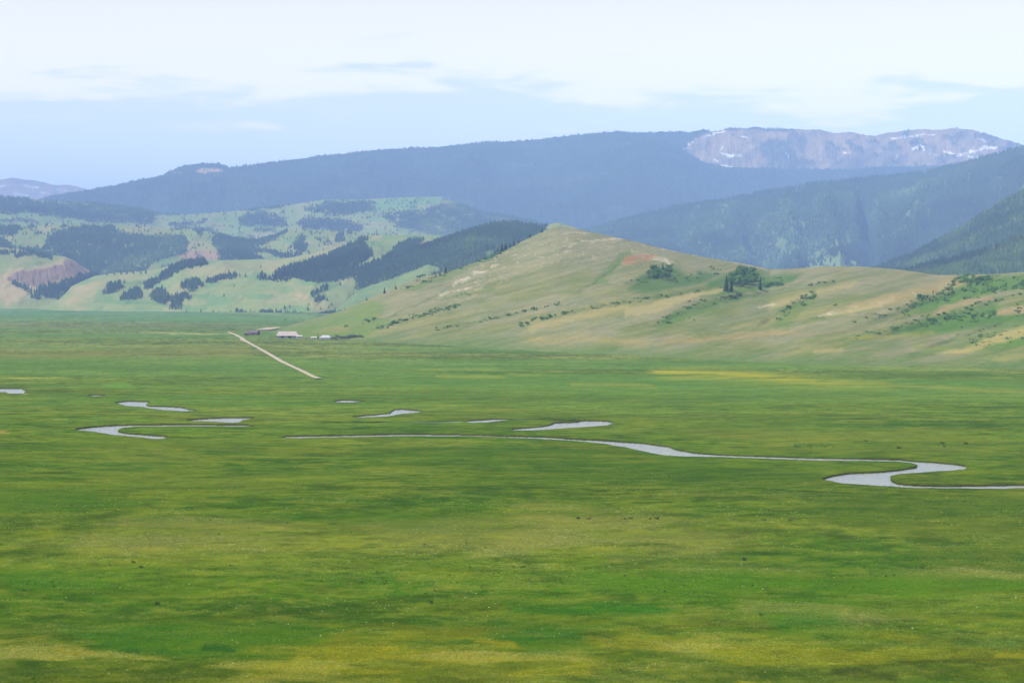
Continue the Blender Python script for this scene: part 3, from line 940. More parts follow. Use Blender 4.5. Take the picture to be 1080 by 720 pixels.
def c_e4(px, py, X, Y, Z, rel):
    C = field(px, py, (152, 168, 104))
    blend(C, (182, 174, 124), sstep(-0.05, 0.4, fbm(px / 26, py / 8, 3, 4)) * 0.65)
    blend(C, (112, 158, 92), sstep(0.05, 0.4, fbm(px / 22, py / 7, 4, 4)) * 0.6)
    qx, qy = warp(px, py, 6, 2.0, 8, 2)
    paint(C, qx, qy, [('p', [(65, 322), (75, 306), (100, 296), (120, 292), (105, 305), (95, 318)], 0, 3, (196, 176, 128), 0.6),
                      ('p', [(210, 278), (260, 276), (300, 280), (270, 290), (215, 292)], 0, 3, (176, 170, 122), 0.5),
                      ('s', [(315, 311), (322, 313)], 2, 3, (206, 176, 140), 0.7),
                      ('s', [(100, 316), (160, 320), (200, 324)], 2, 2, (110, 156, 90), 0.6)])
    blend(C, FOREST_FLOOR, polys(px, py, E4_F, seed=4, wa=3, wb=1.2) * 0.9)
    return C


L_e4 = layer('rolling_meadow_hills', [(40, 324, 5900), (62, 316, 5900), (75, 302, 6000), (100, 291, 6100), (120, 288, 6100), (150, 286, 6100), (165, 284, 6000), (190, 277, 5900), (215, 275, 5800), (250, 274.5, 5800), (300, 272.5, 5800),
                                      (325, 269, 5800), (350, 262, 5900), (375, 252.5, 5900), (392, 248.5, 5900), (430, 248, 5900), (475, 249.5, 5900), (520, 262, 5900), (600, 290, 5900)],
             [(40, 326, 5100), (100, 325, 5000), (200, 329, 4850), (330, 335, 4600), (400, 335, 4850), (450, 335, 5150), (600, 345, 5500)], 640, 170, 46, 260, 8, c_e4, M_mid, prof=0.85,
             gully=[([(195, 330), (205, 310), (230, 297)], 5, 9), ([(130, 322), (140, 305), (165, 290)], 5, 9), ([(250, 292), (280, 294), (320, 296)], 4, 8), ([(330, 330), (345, 305), (365, 295)], 5, 9)],
             tags={'label': 'smooth pale green rolling hills at the far side of the valley'})
scatter(L_e4, 70000, lambda px, py, X, Y: np.clip(polys(px, py, E4_F, seed=4, wa=3, wb=1.2) * 0.95 + 0.0, 0, 1), 13, 3.2,
        'forest_on_rolling_hills', 'dark conifer wood and groves on the pale rolling hills', 0.05)

# --- forested spur behind the tan hill
def c_e5(px, py, X, Y, Z, rel):
    C = field(px, py, (52, 76, 44))
    qx, qy = warp(px, py, 5, 1.5, 8, 2)
    paint(C, qx, qy, [('s', [(405, 283), (430, 270), (450, 262)], 1.6, 1.5, (140, 162, 88), 0.5), ('p', [(335, 335), (370, 308), (392, 300), (412, 294), (430, 287), (452, 279), (468, 284), (440, 302), (400, 325)], 0, 1, (146, 168, 100), 0.85),
                      ('p', [(508, 269), (514, 264), (524, 264), (518, 271)], 0, 1.2, (140, 168, 100), 0.9),
                      ('p', [(574, 241), (577, 234), (590, 232), (612, 242), (612, 250)], 0, 1.0, (160, 168, 100), 0.95)])
    return C


def m_e5(px, py, X, Y):
    m = 0.97 + 0 * px
    for pts in ([(335, 335), (370, 308), (392, 300), (412, 294), (430, 287), (452, 279), (468, 284), (440, 302), (400, 325)], [(508, 269), (514, 264), (524, 264), (518, 271)], [(576, 241), (578, 233), (590, 231), (620, 242), (620, 260), (576, 250)]):
        m *= 1 - np.minimum(1, 1.3 * mask(px, py, 'p', pts, 0, 2))
    return m


L_e5 = layer('wooded_spur', [(330, 340, 5100), (350, 325, 5100), (375, 300, 5200), (405, 281, 5300), (440, 262, 5400), (475, 250.5, 5500), (500, 243, 5600), (520, 238, 5700), (545, 237, 5700), (560, 239, 5700), (570, 241, 5700), (576, 239.5, 5600),
                             (582, 235.5, 5600), (590, 235, 5600), (605, 239.5, 5600), (640, 255, 5600), (720, 292, 5600)],
             [(330, 345, 4400), (720, 345, 4400)], 460, 150, 55, 260, 1, c_e5, M_far, prof=0.9,
             tags={'label': 'dark wooded spur rising behind the left shoulder of the tan hill'})
scatter(L_e5, 34000, m_e5, 14.5, 3.6, 'forest_on_spur', 'dark conifer forest on the spur behind the tan hill', 0.08)

# --- right near wooded slopes
def c_d(px, py, X, Y, Z, rel):
    C = field(px, py, (72, 104, 50))
    blend(C, (92, 124, 64), sstep(0.0, 0.4, fbm(px / 22, py / 14, 2, 4)) * 0.7)
    blend(C, (150, 156, 110), sstep(0.35, 0.5, fbm(px / 7, py / 6, 4, 4)) * 0.6)
    return C


L_d1 = layer('wooded_slope_right', [(860, 306, 5600), (905, 291, 5600), (930, 282, 5600), (960, 270, 5700), (1000, 248, 5800), (1030, 229, 5800), (1060, 210, 5800), (1080, 199, 5800), (1140, 168, 5900), (1240, 150, 6000)],
             Z_([(860, 312), (1240, 312)], 4500), 380, 150, 90, 330, 2, c_d, M_far, prof=1.0, crest_jit=0.6,
             tags={'label': 'steep dark green wooded slope at the right edge'})
scatter(L_d1, 24000, lambda px, py, X, Y: 0.95 - 0.6 * sstep(0.25, 0.45, fbm(px / 12, py / 9, 2, 4)), 15, 4.6, 'forest_on_steep_slope', 'dark green conifer forest on the steep slope at the right edge', 0.10)
L_d2 = layer('wooded_shoulder_right', [(890, 306, 4300), (930, 293, 4300), (960, 285, 4350), (1000, 276, 4400), (1040, 263, 4400), (1080, 248, 4400), (1140, 225, 4500), (1240, 200, 4500)],
             Z_([(890, 312), (1240, 312)], 3500), 320, 110, 60, 260, 3, c_d, M_far, prof=1.0, crest_jit=0.6,
             tags={'label': 'lower wooded shoulder at the right edge behind the grassy hill'})
scatter(L_d2, 14000, lambda px, py, X, Y: 0.95 - 0.6 * sstep(0.25, 0.45, fbm(px / 12, py / 9, 2, 4)), 14, 4.2, 'forest_on_shoulder', 'dark conifer forest on the lower shoulder at the right edge', 0.15)

# --- the tan hill
gul = [
    ([(385, 350), (400, 345), (430, 336), (455, 329), (485, 322)], 4, 4),
    ([(430, 353), (470, 345), (520, 336), (560, 327), (600, 318)], 4, 4),
    ([(520, 356), (545, 346), (575, 337), (600, 330), (640, 322), (700, 312), (760, 303), (800, 294)], 4.5, 6),
    ([(660, 356), (690, 343), (715, 331), (760, 318), (800, 310), (880, 296)], 5, 6),
    ([(790, 350), (830, 325), (845, 318), (860, 309)], 5, 5),
    ([(880, 352), (930, 336), (965, 322), (1010, 308), (1060, 291)], 5, 6),
    ([(900, 362), (950, 348), (1010, 330), (1050, 316), (1090, 305)], 6, 7),
    ([(960, 372), (1010, 355), (1050, 342), (1090, 328)], 5, 6),
    ([(600, 312), (625, 300), (645, 285), (665, 268)], 7, 2.5),
    ([(380, 345), (420, 330), (460, 312), (480, 300)], 4, 4),
    ([(655, 300), (690, 292), (720, 280)], 5, 5),
]


def hill_q(px, py):
    return py + 0.24 * px


def c_hill(px, py, X, Y, Z, rel):
    C = field(px, py, (154, 152, 126))
    q = hill_q(px, py)
    st = fbm(q / 7, px / 90, 1, 5, 0.6)
    st2 = fbm(q / 13, px / 150, 3, 5, 0.6)
    patch = fbm(px / 30, py / 12, 5, 5, 0.6)
    up = 1 - sstep(285, 325, py + 6 * patch)
    blend(C, (164, 154, 122), sstep(-0.2, 0.4, patch) * 0.4)
    blend(C, (124, 134, 74), sstep(-0.15, 0.25, st2 + patch * 0.5) * (0.38 + 0.3 * (1 - up)))
    fine = fbm(q / 2.6, px / 34, 4, 5, 0.65)
    blend(C, (104, 118, 62), sstep(0.0, 0.4, fine + 0.4 * st) * 0.35)
    blend(C, (188, 174, 136), sstep(0.08, 0.4, -fine) * 0.25)
    # the lower slopes and the right part are greener
    gr = np.clip(np.interp(px, [300, 430, 700, 820, 950, 1100], [.35, .15, .25, .5, .65, .8]) * sstep(285, 335, py), 0, 1)
    blend(C, (112, 138, 66), gr * sstep(-0.3, 0.25, st) * 0.9)
    lowm = sstep(-14, 6, py - np.interp(px, [280, 400, 560, 700, 860, 1090], [350, 357, 366, 374, 381, 385]) + 7 * st)
    blend(C, (104, 134, 70), lowm * 0.75)
    blend(C, (172, 164, 118), sstep(0.12, 0.4, st2) * 0.5 * sstep(300, 330, py) * (1 - 0.5 * lowm))
    qx, qy = warp(px, py, 7, 2.6, 12, 2)
    GR = (102, 134, 60)
    ops = [('p', [(285, 352), (330, 336), (365, 326), (392, 318), (410, 322), (400, 334), (420, 338), (390, 352), (370, 358), (300, 356)], 0, 4, (122, 148, 74), 0.75),
           ('p', [(330, 350), (345, 346), (372, 345), (362, 352)], 0, 3, (166, 156, 104), 0.6),
           ('p', [(420, 308), (445, 297), (470, 287), (505, 275), (500, 280), (470, 296), (440, 306)], 0, 2, (112, 138, 60), 0.6),
           ('s', [(505, 276), (530, 266), (545, 258)], 1.0, 1.2, (76, 112, 44), 0.8),
           ('s', [(465, 315), (500, 309), (520, 305)], 2.2, 2.5, (120, 136, 74), 0.7),
           ('p', [(625, 300), (640, 283), (655, 268), (668, 263), (662, 272), (648, 286), (635, 300)], 0, 3, (112, 138, 66), 0.7),
           ('p', [(590, 312), (605, 285), (625, 278), (625, 295), (612, 312)], 0, 4, (136, 144, 84), 0.5),
           # shrubs hollows
           ('p', [(662, 306), (675, 292), (690, 282), (712, 282), (728, 290), (745, 288), (765, 287), (740, 300), (700, 306), (680, 310)], 0, 3, (84, 122, 56), 0.8),
           ('p', [(745, 300), (765, 288), (790, 282), (812, 290), (850, 288), (830, 300), (800, 306), (770, 312), (740, 314)], 0, 3, (88, 126, 56), 0.8),
           ('p', [(690, 344), (712, 326), (740, 318), (780, 310), (800, 312), (760, 324), (722, 338), (700, 346)], 0, 2.5, GR, 0.75),
           ('p', [(690, 308), (740, 303), (800, 300), (800, 304), (740, 309), (690, 315)], 0, 2, (128, 144, 74), 0.5),
           ('p', [(815, 345), (830, 320), (845, 310), (862, 308), (862, 316), (845, 330), (830, 345)], 0, 4, (108, 136, 66), 0.6),
           ('p', [(950, 335), (962, 315), (975, 311), (982, 316), (968, 330)], 0, 3, (110, 138, 62), 0.6),
           ('p', [(965, 322), (1000, 306), (1020, 294), (1050, 290), (1100, 290), (1100, 302), (1050, 308), (1010, 322), (970, 330)], 0, 4, (92, 136, 50), 0.8),
           ('p', [(940, 345), (985, 334), (1020, 324), (1050, 318), (1060, 326), (1100, 318), (1100, 340), (1040, 345), (990, 352), (940, 352)], 0, 4, (84, 130, 52), 0.75),
           ('p', [(1010, 366), (1040, 354), (1100, 342), (1100, 362), (1040, 368)], 0, 4, (104, 142, 54), 0.7),
           # tan spurs
           ('p', [(905, 318), (950, 308), (1000, 292), (1045, 289), (1010, 303), (970, 314), (930, 324), (880, 330)], 0, 3, (178, 160, 118), 0.8),
           ('s', [(985, 330), (1010, 321), (1040, 314)], 2.6, 2.6, (176, 156, 122), 0.85),
           ('p', [(1038, 334), (1060, 324), (1100, 318), (1100, 326), (1060, 333)], 0, 2.5, (182, 160, 128), 0.85),
           ('p', [(990, 372), (1030, 362), (1060, 348), (1100, 340), (1100, 348), (1060, 360), (1020, 372)], 0, 2.5, (186, 172, 118), 0.85),
           ('p', [(1040, 378), (1100, 366), (1100, 372), (1060, 382)], 0, 2.5, (170, 164, 108), 0.6),
           ('s', [(872, 332), (900, 327), (930, 320)], 2.6, 3, (204, 186, 150), 0.6),
           ('s', [(930, 322), (940, 316)], 2, 3, (206, 186, 158), 0.6),
           ('s', [(812, 322), (835, 316), (870, 306), (900, 300)], 3, 4, (186, 170, 124), 0.7),
           ('p', [(660, 326), (720, 310), (770, 303), (770, 306), (720, 318), (690, 330), (660, 334)], 0, 2, (192, 176, 132), 0.7),
           ('s', [(560, 345), (610, 334), (660, 324)], 4, 4, (188, 172, 126), 0.6),
           ('s', [(900, 357), (940, 354), (982, 351)], 1.2, 1.8, (168, 162, 52), 0.55),
           ('s', [(968, 366), (1000, 367)], 1.6, 2, (140, 152, 46), 0.6),
           ('s', [(858, 370), (885, 369)], 2, 2.5, (190, 172, 132), 0.7),
           ('s', [(700, 360), (760, 356), (800, 352), (836, 350)], 2.2, 3, (176, 154, 106), 0.7),
           ('s', [(560, 358), (620, 357), (680, 362)], 3, 4, (172, 158, 106), 0.6)]
    paint(C, qx, qy, ops)
    for pts, w, dep in gul:
        blend(C, (84, 118, 56), mask(qx, qy, 's', pts, 0.5, 1.6) * 0.8 * taper(qx, pts))
    # chalky stones and the red earth patch
    qx, qy = warp(px, py, 4, 2.2, 5, 4)
    rock = 0 * px
    for pts, w in [([(478, 300), (486, 296), (494, 293)], 1.8), ([(500, 289), (512, 286)], 1.6), ([(465, 312), (472, 309)], 1.2), ([(482, 306), (498, 303)], .8), ([(518, 281), (524, 279)], 1.0),
                   ([(600, 260), (606, 258)], 1.3), ([(596, 265), (602, 264)], 0.8), ([(612, 254), (630, 254), (660, 251)], 0.9), ([(594, 246), (610, 245), (622, 247)], 0.6),
                   ([(690, 272), (700, 273), (706, 278)], 1.8), ([(697, 275), (712, 276)], 0.8), ([(698, 263), (712, 264), (722, 264)], 0.8), ([(720, 266), (745, 270), (758, 274)], 0.7),
                   ([(770, 276), (790, 280), (808, 284)], 0.6), ([(960, 308), (966, 312)], .5), ([(800, 324), (815, 321)], 1.0), ([(864, 333), (882, 330)], 1.2), ([(508, 246), (580, 243)], 0.2)]:
        rock = np.maximum(rock, mask(qx, qy, 's', pts, w, 1.0))
    blend(C, (214, 202, 190), rock * (0.35 + 0.6 * sstep(-0.15, 0.25, fbm(px / 2.5, py / 1.3, 2, 3))))
    fl = sstep(0.32, 0.45, fbm(px / 3.0, py / 1.6, 6, 3)) * mask(px, py, 'p', [(450, 315), (480, 292), (540, 262), (600, 242), (700, 262), (700, 280), (600, 275), (540, 290), (480, 320)], 0, 10)
    blend(C, (206, 192, 172), fl * 0.55)
    red = mask(qx, qy, 'p', [(655, 277), (660, 270), (680, 267), (692, 270), (690, 274), (675, 276), (662, 280)], 0, 1.8)
    blend(C, (186, 124, 90), red * (0.2 + 0.5 * sstep(-0.2, 0.25, fbm(px / 5, py / 2, 3, 3))))
    return C


hill_crest = [(240, 362, 2500), (270, 356, 2550), (300, 345, 2650), (340, 333.5, 2700), (365, 326, 2700), (395, 312, 2750), (420, 302, 2780), (440, 293.5, 2800), (455, 290, 2800), (480, 284, 2850), (505, 275.5, 2900),
              (530, 265.5, 2950), (555, 252.5, 3000), (575, 243, 3000), (588, 239.5, 3000), (600, 240, 3000), (620, 244, 2980), (660, 252.5, 2950), (700, 262, 2900), (740, 270.5, 2850), (780, 277.5, 2800),
              (812, 284, 2720), (830, 283.5, 2550), (870, 281, 2450), (910, 281.3, 2400), (950, 284.5, 2350), (990, 290, 2300), (1020, 290, 2250), (1050, 288.5, 2200), (1080, 287, 2150), (1150, 284, 2100), (1300, 286, 2050)]
hill_base = [(240, 364, 2000), (290, 356, 2170), (400, 361, 2000), (560, 370, 1760), (700, 378, 1590), (860, 386, 1440), (1090, 390, 1370), (1300, 394, 1300)]
L_h = layer('tan_hill', hill_crest, hill_base, 1250, 330, 7, 110, 5, c_hill, M_hill, prof=0.95, gully=gul, edge=0.12, rid=False, ground_base=True, ysc=1.17, stretch=1.0,
            tags={'label': 'long tan grassy hill with green gullies and pale rocks, rising to a rounded summit'})

# ------------------------------------------------------------------ individual trees, shrubs and tufts
def layer_point(L, px, py):
    nr = L.nv
    d = (L.px[:nr] - px) ** 2 + ((L.py[:nr] - py) * 1.5) ** 2
    k = np.unravel_index(np.argmin(d), d.shape)
    return float(L.X[:nr][k]), float(L.Y[:nr][k]), float(L.Z[:nr][k])


def conifer_meshes(seed):
    """unit height tree: tapered trunk, ragged drooping tiers of boughs"""
    r = np.random.default_rng(seed)
    V, Fc, C = [], [], []
    tiers = 15
    base = alb((50, 74, 44))
    for t in range(tiers):
        f = t / (tiers - 1)
        z = 0.09 + 0.86 * f
        R = (0.20 * (1 - f) ** 0.85 + 0.018) * r.uniform(0.75, 1.2)
        nb = 11 if f < .6 else 7
        for b_ in range(nb):
            a = 2 * math.pi * (b_ + r.random() * 0.8) / nb
            L_ = R * r.uniform(0.55, 1.2)
            w = 0.36 * R + 0.006
            dz = -0.05 * L_ / 0.2 - 0.02 * r.random()
            ca, sa = math.cos(a), math.sin(a)
            k = len(V)
            V += [(0, 0, z + 0.055), (ca * L_ * .55 - sa * w, sa * L_ * .55 + ca * w, z + dz * .5), (ca * L_, sa * L_, z + dz - .01), (ca * L_ * .55 + sa * w, sa * L_ * .55 - ca * w, z + dz * .5)]
            Fc += [(k, k + 1, k + 2), (k, k + 2, k + 3)]
            c = base * r.uniform(0.65, 1.35)
            C += [c] * 4
    k = len(V)
    V += [(0.012, 0, .93), (-.008, .01, .93), (-.008, -.01, .93), (0, 0, 1.0)]
    Fc += [(k, k + 1, k + 3), (k + 1, k + 2, k + 3), (k + 2, k, k + 3)]
    C += [base] * 4
    crown = mesh_np('crown', np.array(V), np.array(Fc), np.array(C), smooth=False, fsize=3)
    crown.materials.append(M_leaf)
    tv, tf = [], []
    for i, (z, rr) in enumerate([(-0.03, .022), (0.1, .017), (.5, .010), (.9, .003)]):
        for s_ in range(6):
            tv.append((rr * math.cos(s_ * math.pi / 3), rr * math.sin(s_ * math.pi / 3), z))
    for i in range(3):
        for s_ in range(6):
            tf.append((i * 6 + s_, i * 6 + (s_ + 1) % 6, i * 6 + 6 + (s_ + 1) % 6, i * 6 + 6 + s_))
    trunk = mesh_np('trunk', np.array(tv), np.array(tf))
    trunk.materials.append(M_bark)
    return trunk, crown


def leafy_meshes(seed, low=False, tint=(74, 108, 50)):
    """unit height broadleaf tree or shrub: leaf clumps spread through lumpy volume"""
    r = np.random.default_rng(seed)
    V, Fc, C = [], [], []
    nb = 9 if not low else 6
    blobs = []
    for i in range(nb):
        a = r.random() * 6.28
        if low:
            R = r.uniform(0.1, 0.62)
            blobs.append((R * math.cos(a), R * math.sin(a), r.uniform(0.3, 0.62), r.uniform(0.26, 0.38)))
        else:
            R = r.uniform(0.02, 0.26)
            blobs.append((R * math.cos(a), R * math.sin(a), r.uniform(0.42, 0.82), r.uniform(0.14, 0.2)))
    base = alb(tint)
    for bx, by, bz, br in blobs:
        bc = r.uniform(0.7, 1.25)
        for _ in range(46 if not low else 34):
            d = r.normal(size=3)
            d /= np.linalg.norm(d)
            rr = br * r.uniform(0.6, 1.08)
            p = np.array([bx, by, bz]) + d * rr
            if p[2] < 0.02:
                continue
            s_ = br * r.uniform(0.18, 0.34)
            e1 = np.cross(d + r.normal(size=3) * 0.5, (0, 0, 1))
            e1 /= np.linalg.norm(e1) + 1e-6
            e2 = np.cross(d, e1)
            k = len(V)
            V += [p - e1 * s_, p + e2 * s_ * r.uniform(.6, 1.2), p + e1 * s_, p - e2 * s_ * r.uniform(.6, 1.2)]
            Fc += [(k, k + 1, k + 2, k + 3)]
            C += [base * bc * r.uniform(0.7, 1.3)] * 4
    crown = mesh_np('crown', np.array(V), np.array(Fc), np.array(C), smooth=False, fsize=4)
    crown.materials.append(M_leaf)
    tv, tf = [], []

    def limb(p0, p1, r0, r1):
        k = len(tv)
        for p, rr in ((p0, r0), (p1, r1)):
            for s_ in range(5):
                tv.append((p[0] + rr * math.cos(s_ * 1.2566), p[1] + rr * math.sin(s_ * 1.2566), p[2]))
        for s_ in range(5):
            tf.append((k + s_, k + (s_ + 1) % 5, k + 5 + (s_ + 1) % 5, k + 5 + s_))
    limb((0, 0, -.04), (0, 0, .4 if not low else .12), .03, .02)
    for bx, by, bz, br in blobs[:5]:
        limb((0, 0, .3 if not low else .06), (bx, by, bz), .016, .006)
    trunk = mesh_np('trunk', np.array(tv), np.array(tf))
    trunk.materials.append(M_bark)
    return trunk, crown


CON = [conifer_meshes(s_) for s_ in range(4)]
LEAF = [leafy_meshes(20 + s_, tint=(112, 156, 74)) for s_ in range(3)]
DARK = [leafy_meshes(60 + s_, True, (60, 88, 38)) for s_ in range(2)]
BUSH = [leafy_meshes(40 + s_, True, (112, 160, 74)) for s_ in range(4)]
OLIVE = [leafy_meshes(50 + s_, True, (112, 124, 84)) for s_ in range(2)]
trnd = np.random.default_rng(11)


def tree(name, kinds, p, h, label, category, group=None, parts=('trunk', 'crown'), widen=1.0):
    t, c = kinds[trnd.integers(len(kinds))]
    e = bpy.data.objects.new(name, None)
    COL.objects.link(e)
    e.location = (p[0], p[1], p[2] - 0.02 * h)
    e.rotation_euler = (0, 0, trnd.random() * 6.28)
    w = h * widen * trnd.uniform(0.85, 1.15)
    e.scale = (w, w, h)
    e['label'] = label
    e['category'] = category
    if group:
        e['group'] = group
    for nm, me in zip(parts, (t, c)):
        o = bpy.data.objects.new(nm, me)
        COL.objects.link(o)
        o.parent = e
    return e


def on(L, px, py, hpx):
    p = layer_point(L, px, py)
    return p, hpx * p[1] / F


# the conifers of the hill that stand out
for px, py, hp, lab in [(766, 307.5, 19.5, 'tallest dark conifer at the left end of the rounded grove on the hill'),
                        (771, 307.5, 15, 'slim dark conifer just right of the tallest one, left of the leafy grove'),
                        (802, 305.5, 15, 'lone narrow conifer at the right side of the leafy grove on the hill'),
                        (699.5, 290, 14.5, 'dark conifer standing above the shrub thicket below the red earth patch'),
                        (702.5, 291, 11, 'shorter conifer just right of the one in the thicket below the red earth patch'),
                        (559, 250.8, 6.5, 'single conifer on the hill skyline left of the summit'),
                        (572, 245.5, 6, 'bushy conifer nearest the summit on the left skyline of the hill'),
                        (547, 256, 4.5, 'small conifer on the left skyline between two taller ones'),
                        (541.7, 258.5, 6.5, 'pointed conifer on the left skyline beside the dark clump'),
                        (536.5, 260.5, 6.5, 'conifer on the left skyline just above the dark clump'),
                        (470.4, 288, 8, 'tallest conifer of the small skyline trio halfway up the left shoulder'),
                        (464.4, 291, 6.5, 'middle conifer of the small skyline trio halfway up the left shoulder'),
                        (460, 291.5, 4.5, 'lowest conifer of the small skyline trio halfway up the left shoulder'),
                        (405.5, 309.5, 7, 'conifer on the low left end of the hill skyline'),
                        (417, 305, 5.5, 'small conifer on the low left skyline beside a taller one'),
                        (387, 317, 4.5, 'smallest conifer at the low left foot of the hill skyline')]:
    p, h = on(L_h, px, py, hp)
    tree('conifer_tree', CON, p, h, lab, 'tree', widen=1.0 if hp > 10 else 1.3)
for i, (px, py, hp) in enumerate([(531, 262.5, 8), (528, 264.5, 9), (525, 266.5, 6), (533, 262.5, 7), (522, 268, 4.5)]):
    p, h = on(L_h, px, py, hp)
    tree('conifer_tree', CON, p, h, 'conifer in the dark clump on the left skyline of the tan hill', 'tree', 'conifers in the dark skyline clump', widen=1.3)
for i, (px, py, hp) in enumerate([(440, 294, 4), (442.5, 294, 5), (445, 293, 4.5), (448, 292, 3)]):
    p, h = on(L_h, px, py, hp)
    tree('leafy_tree', LEAF, p, h, 'round dark tree in the low skyline clump on the left shoulder', 'tree', 'round trees in the low skyline clump', widen=1.3)
# leafy grove and thicket
for (cx_, cy_, rx, ry, n_, hm, lab, grp, cat) in [
        (784, 297.5, 16, 7, 52, 13, 'leafy green tree in the rounded grove on the right of the tan hill', 'leafy trees of the rounded grove', 'tree'),
        (697, 290, 14, 5.5, 34, 9.5, 'leafy bushy tree in the thicket below the red earth patch', 'leafy trees of the thicket', 'tree')]:
    k = 0
    while k < n_:
        a, b_ = trnd.uniform(-1, 1, 2)
        if a * a + b_ * b_ > 1:
            continue
        k += 1
        p, h = on(L_h, cx_ + a * rx, cy_ + b_ * ry, hm * trnd.uniform(.6, 1.15) * (1 - 0.3 * abs(a)))
        tree('leafy_tree', LEAF, p, h, lab, cat, grp, widen=1.25)
# shrubs along the gullies
rowsh = [
    ([(397, 347), (415, 341), (440, 334), (460, 329), (480, 323)], 30, 2.6, 1.2, 'low dark shrub in the diagonal row on the lower left slope of the hill'),
    ([(548, 343), (565, 337), (585, 333), (600, 328)], 22, 2.8, 1.4, 'dark shrub in the short thick row at the middle foot of the hill'),
    ([(600, 328), (640, 321), (690, 313), (740, 306)], 18, 1.9, 0.7, 'small shrub in the thin diagonal line across the middle of the hill'),
    ([(690, 342), (712, 338), (735, 336)], 8, 2.6, 1.6, 'shrub by the gully mouth below the leafy grove'),
    ([(762, 315), (772, 313), (782, 311)], 12, 4.0, 1.4, 'grey-green shrub in the patch just below the leafy grove'),
    ([(803, 303), (815, 300), (826, 299)], 12, 4.0, 1.5, 'low shrub trailing to the right of the leafy grove'),
    ([(850, 301), (865, 298), (880, 297)], 10, 2.4, 0.8, 'small shrub in the thin line near the top right of the hill'),
    ([(840, 324), (850, 317), (860, 311)], 14, 3.4, 2.5, 'dark shrub in the small group on the right middle slope'),
    ([(968, 314), (976, 311)], 6, 4.0, 1.5, 'dark shrub in the lone patch left of the green hollow'),
    ([(1000, 300), (1020, 295), (1045, 292)], 32, 5.0, 4.5, 'dark green bush on the leafy crest at the right end of the hill'),
    ([(1015, 312), (1040, 308), (1070, 303), (1085, 300)], 30, 3.6, 4.5, 'bush in the upper green hollow at the right end of the hill'),
    ([(970, 342), (1000, 337), (1030, 332), (1050, 328)], 38, 3.6, 4.0, 'blue-green bush in the lower green hollow at the right end of the hill'),
    ([(340, 357), (352, 356), (366, 355.5), (384, 354)], 26, 3.2, 1.2, 'grey-green shrub in the hedge-like row right of the ranch'),
    ([(362, 345), (372, 343), (395, 336)], 12, 2.6, 1.6, 'shrub on the green left toe of the hill above the ranch'),
    ([(478, 313), (500, 308)], 4, 1.8, 1.5, 'tiny shrub below the pale stones on the left shoulder'),
    ([(505, 277), (520, 270), (528, 266)], 14, 2.6, 0.5, 'green bush along the left skyline below the dark clump'),
    ([(880, 322), (884, 320)], 3, 2.2, 1.0, 'shrub in the tiny pair on the pale right slope'),
]
for pts, n_, hp, sp, lab in rowsh:
    P = np.array(pts, float)
    seg = np.r_[0, np.cumsum(np.hypot(*np.diff(P, axis=0).T))]
    for k in range(n_):
        t = trnd.random() * seg[-1]
        x = np.interp(t, seg, P[:, 0]) + trnd.normal() * 0.8
        y = np.interp(t, seg, P[:, 1]) + trnd.normal() * sp * 0.6
        if L_h.py[L_h.nv - 1].min() > y:
            continue
        p, h = on(L_h, x, y + hp * .3, hp * trnd.uniform(.55, 1.25))
        tree('shrub', BUSH if 'grey' not in lab else OLIVE, p, h, lab, 'shrub', lab.split(' shrub')[0].split(' bush')[0] + ' bushes: ' + ' '.join(lab.split()[-5:]), parts=('stem', 'foliage'), widen=1.25)

# low brush too thick to count in the green hollows
def brush(name, zones, n, label):
    xs, ys = [], []
    while len(xs) < n:
        pts, w = zones[trnd.integers(len(zones))]
        P = np.array(pts, float)
        k = trnd.integers(len(P) - 1)
        t = trnd.random()
        q = P[k] + (P[k + 1] - P[k]) * t
        xs.append(q[0] + trnd.normal() * 2)
        ys.append(q[1] + trnd.normal() * w)
    V, C = [], []
    base = alb((92, 134, 62))
    for x, y in zip(xs, ys):
        if y < np.interp(x, [c[0] for c in hill_crest], [c[1] for c in hill_crest]) + 1:
            continue
        p, h = on(L_h, x, y, trnd.uniform(0.7, 2.0))
        c0 = base * trnd.uniform(.6, 1.3)
        for _ in range(12):
            o_ = np.array([trnd.normal() * h * .9, trnd.normal() * h * .9, trnd.uniform(0.05, 1) * h])
            a = trnd.normal(size=3) * h * .35
            b_ = trnd.normal(size=3) * h * .35
            q = np.array(p) + o_
            V += [q - a, q + b_, q + a, q - b_]
            C += [c0 * trnd.uniform(.7, 1.3)] * 4
    me = mesh_np(name, np.array(V), np.arange(len(V)).reshape(-1, 4), np.array(C), smooth=False)
    obj(name, me, M_leaf, kind='stuff', label=label)


brush('low_brush', [([(668, 300), (690, 292), (725, 292), (760, 289)], 3), ([(752, 302), (790, 298), (830, 296)], 4), ([(700, 338), (730, 322), (775, 314)], 1.6),
                    ([(975, 322), (1010, 306), (1080, 296)], 4), ([(980, 316), (1020, 302), (1090, 300)], 4), ([(945, 343), (1000, 336), (1090, 328)], 5), ([(1010, 360), (1090, 350)], 5),
                    ([(820, 338), (836, 320), (858, 310)], 2.5), ([(955, 330), (975, 313)], 2), ([(400, 345), (440, 334), (485, 322)], 1.2), ([(455, 348), (520, 336), (600, 319)], 1.0),
                    ([(545, 344), (600, 329), (690, 314), (760, 303)], 1.0), ([(420, 306), (470, 290), (540, 262)], 1.5), 
                    ([(885, 345), (960, 322), (1050, 294)], 1.2), ([(900, 358), (1000, 332), (1080, 308)], 1.5)], 520,
      'low green brush filling the hollows and gullies of the tan hill')

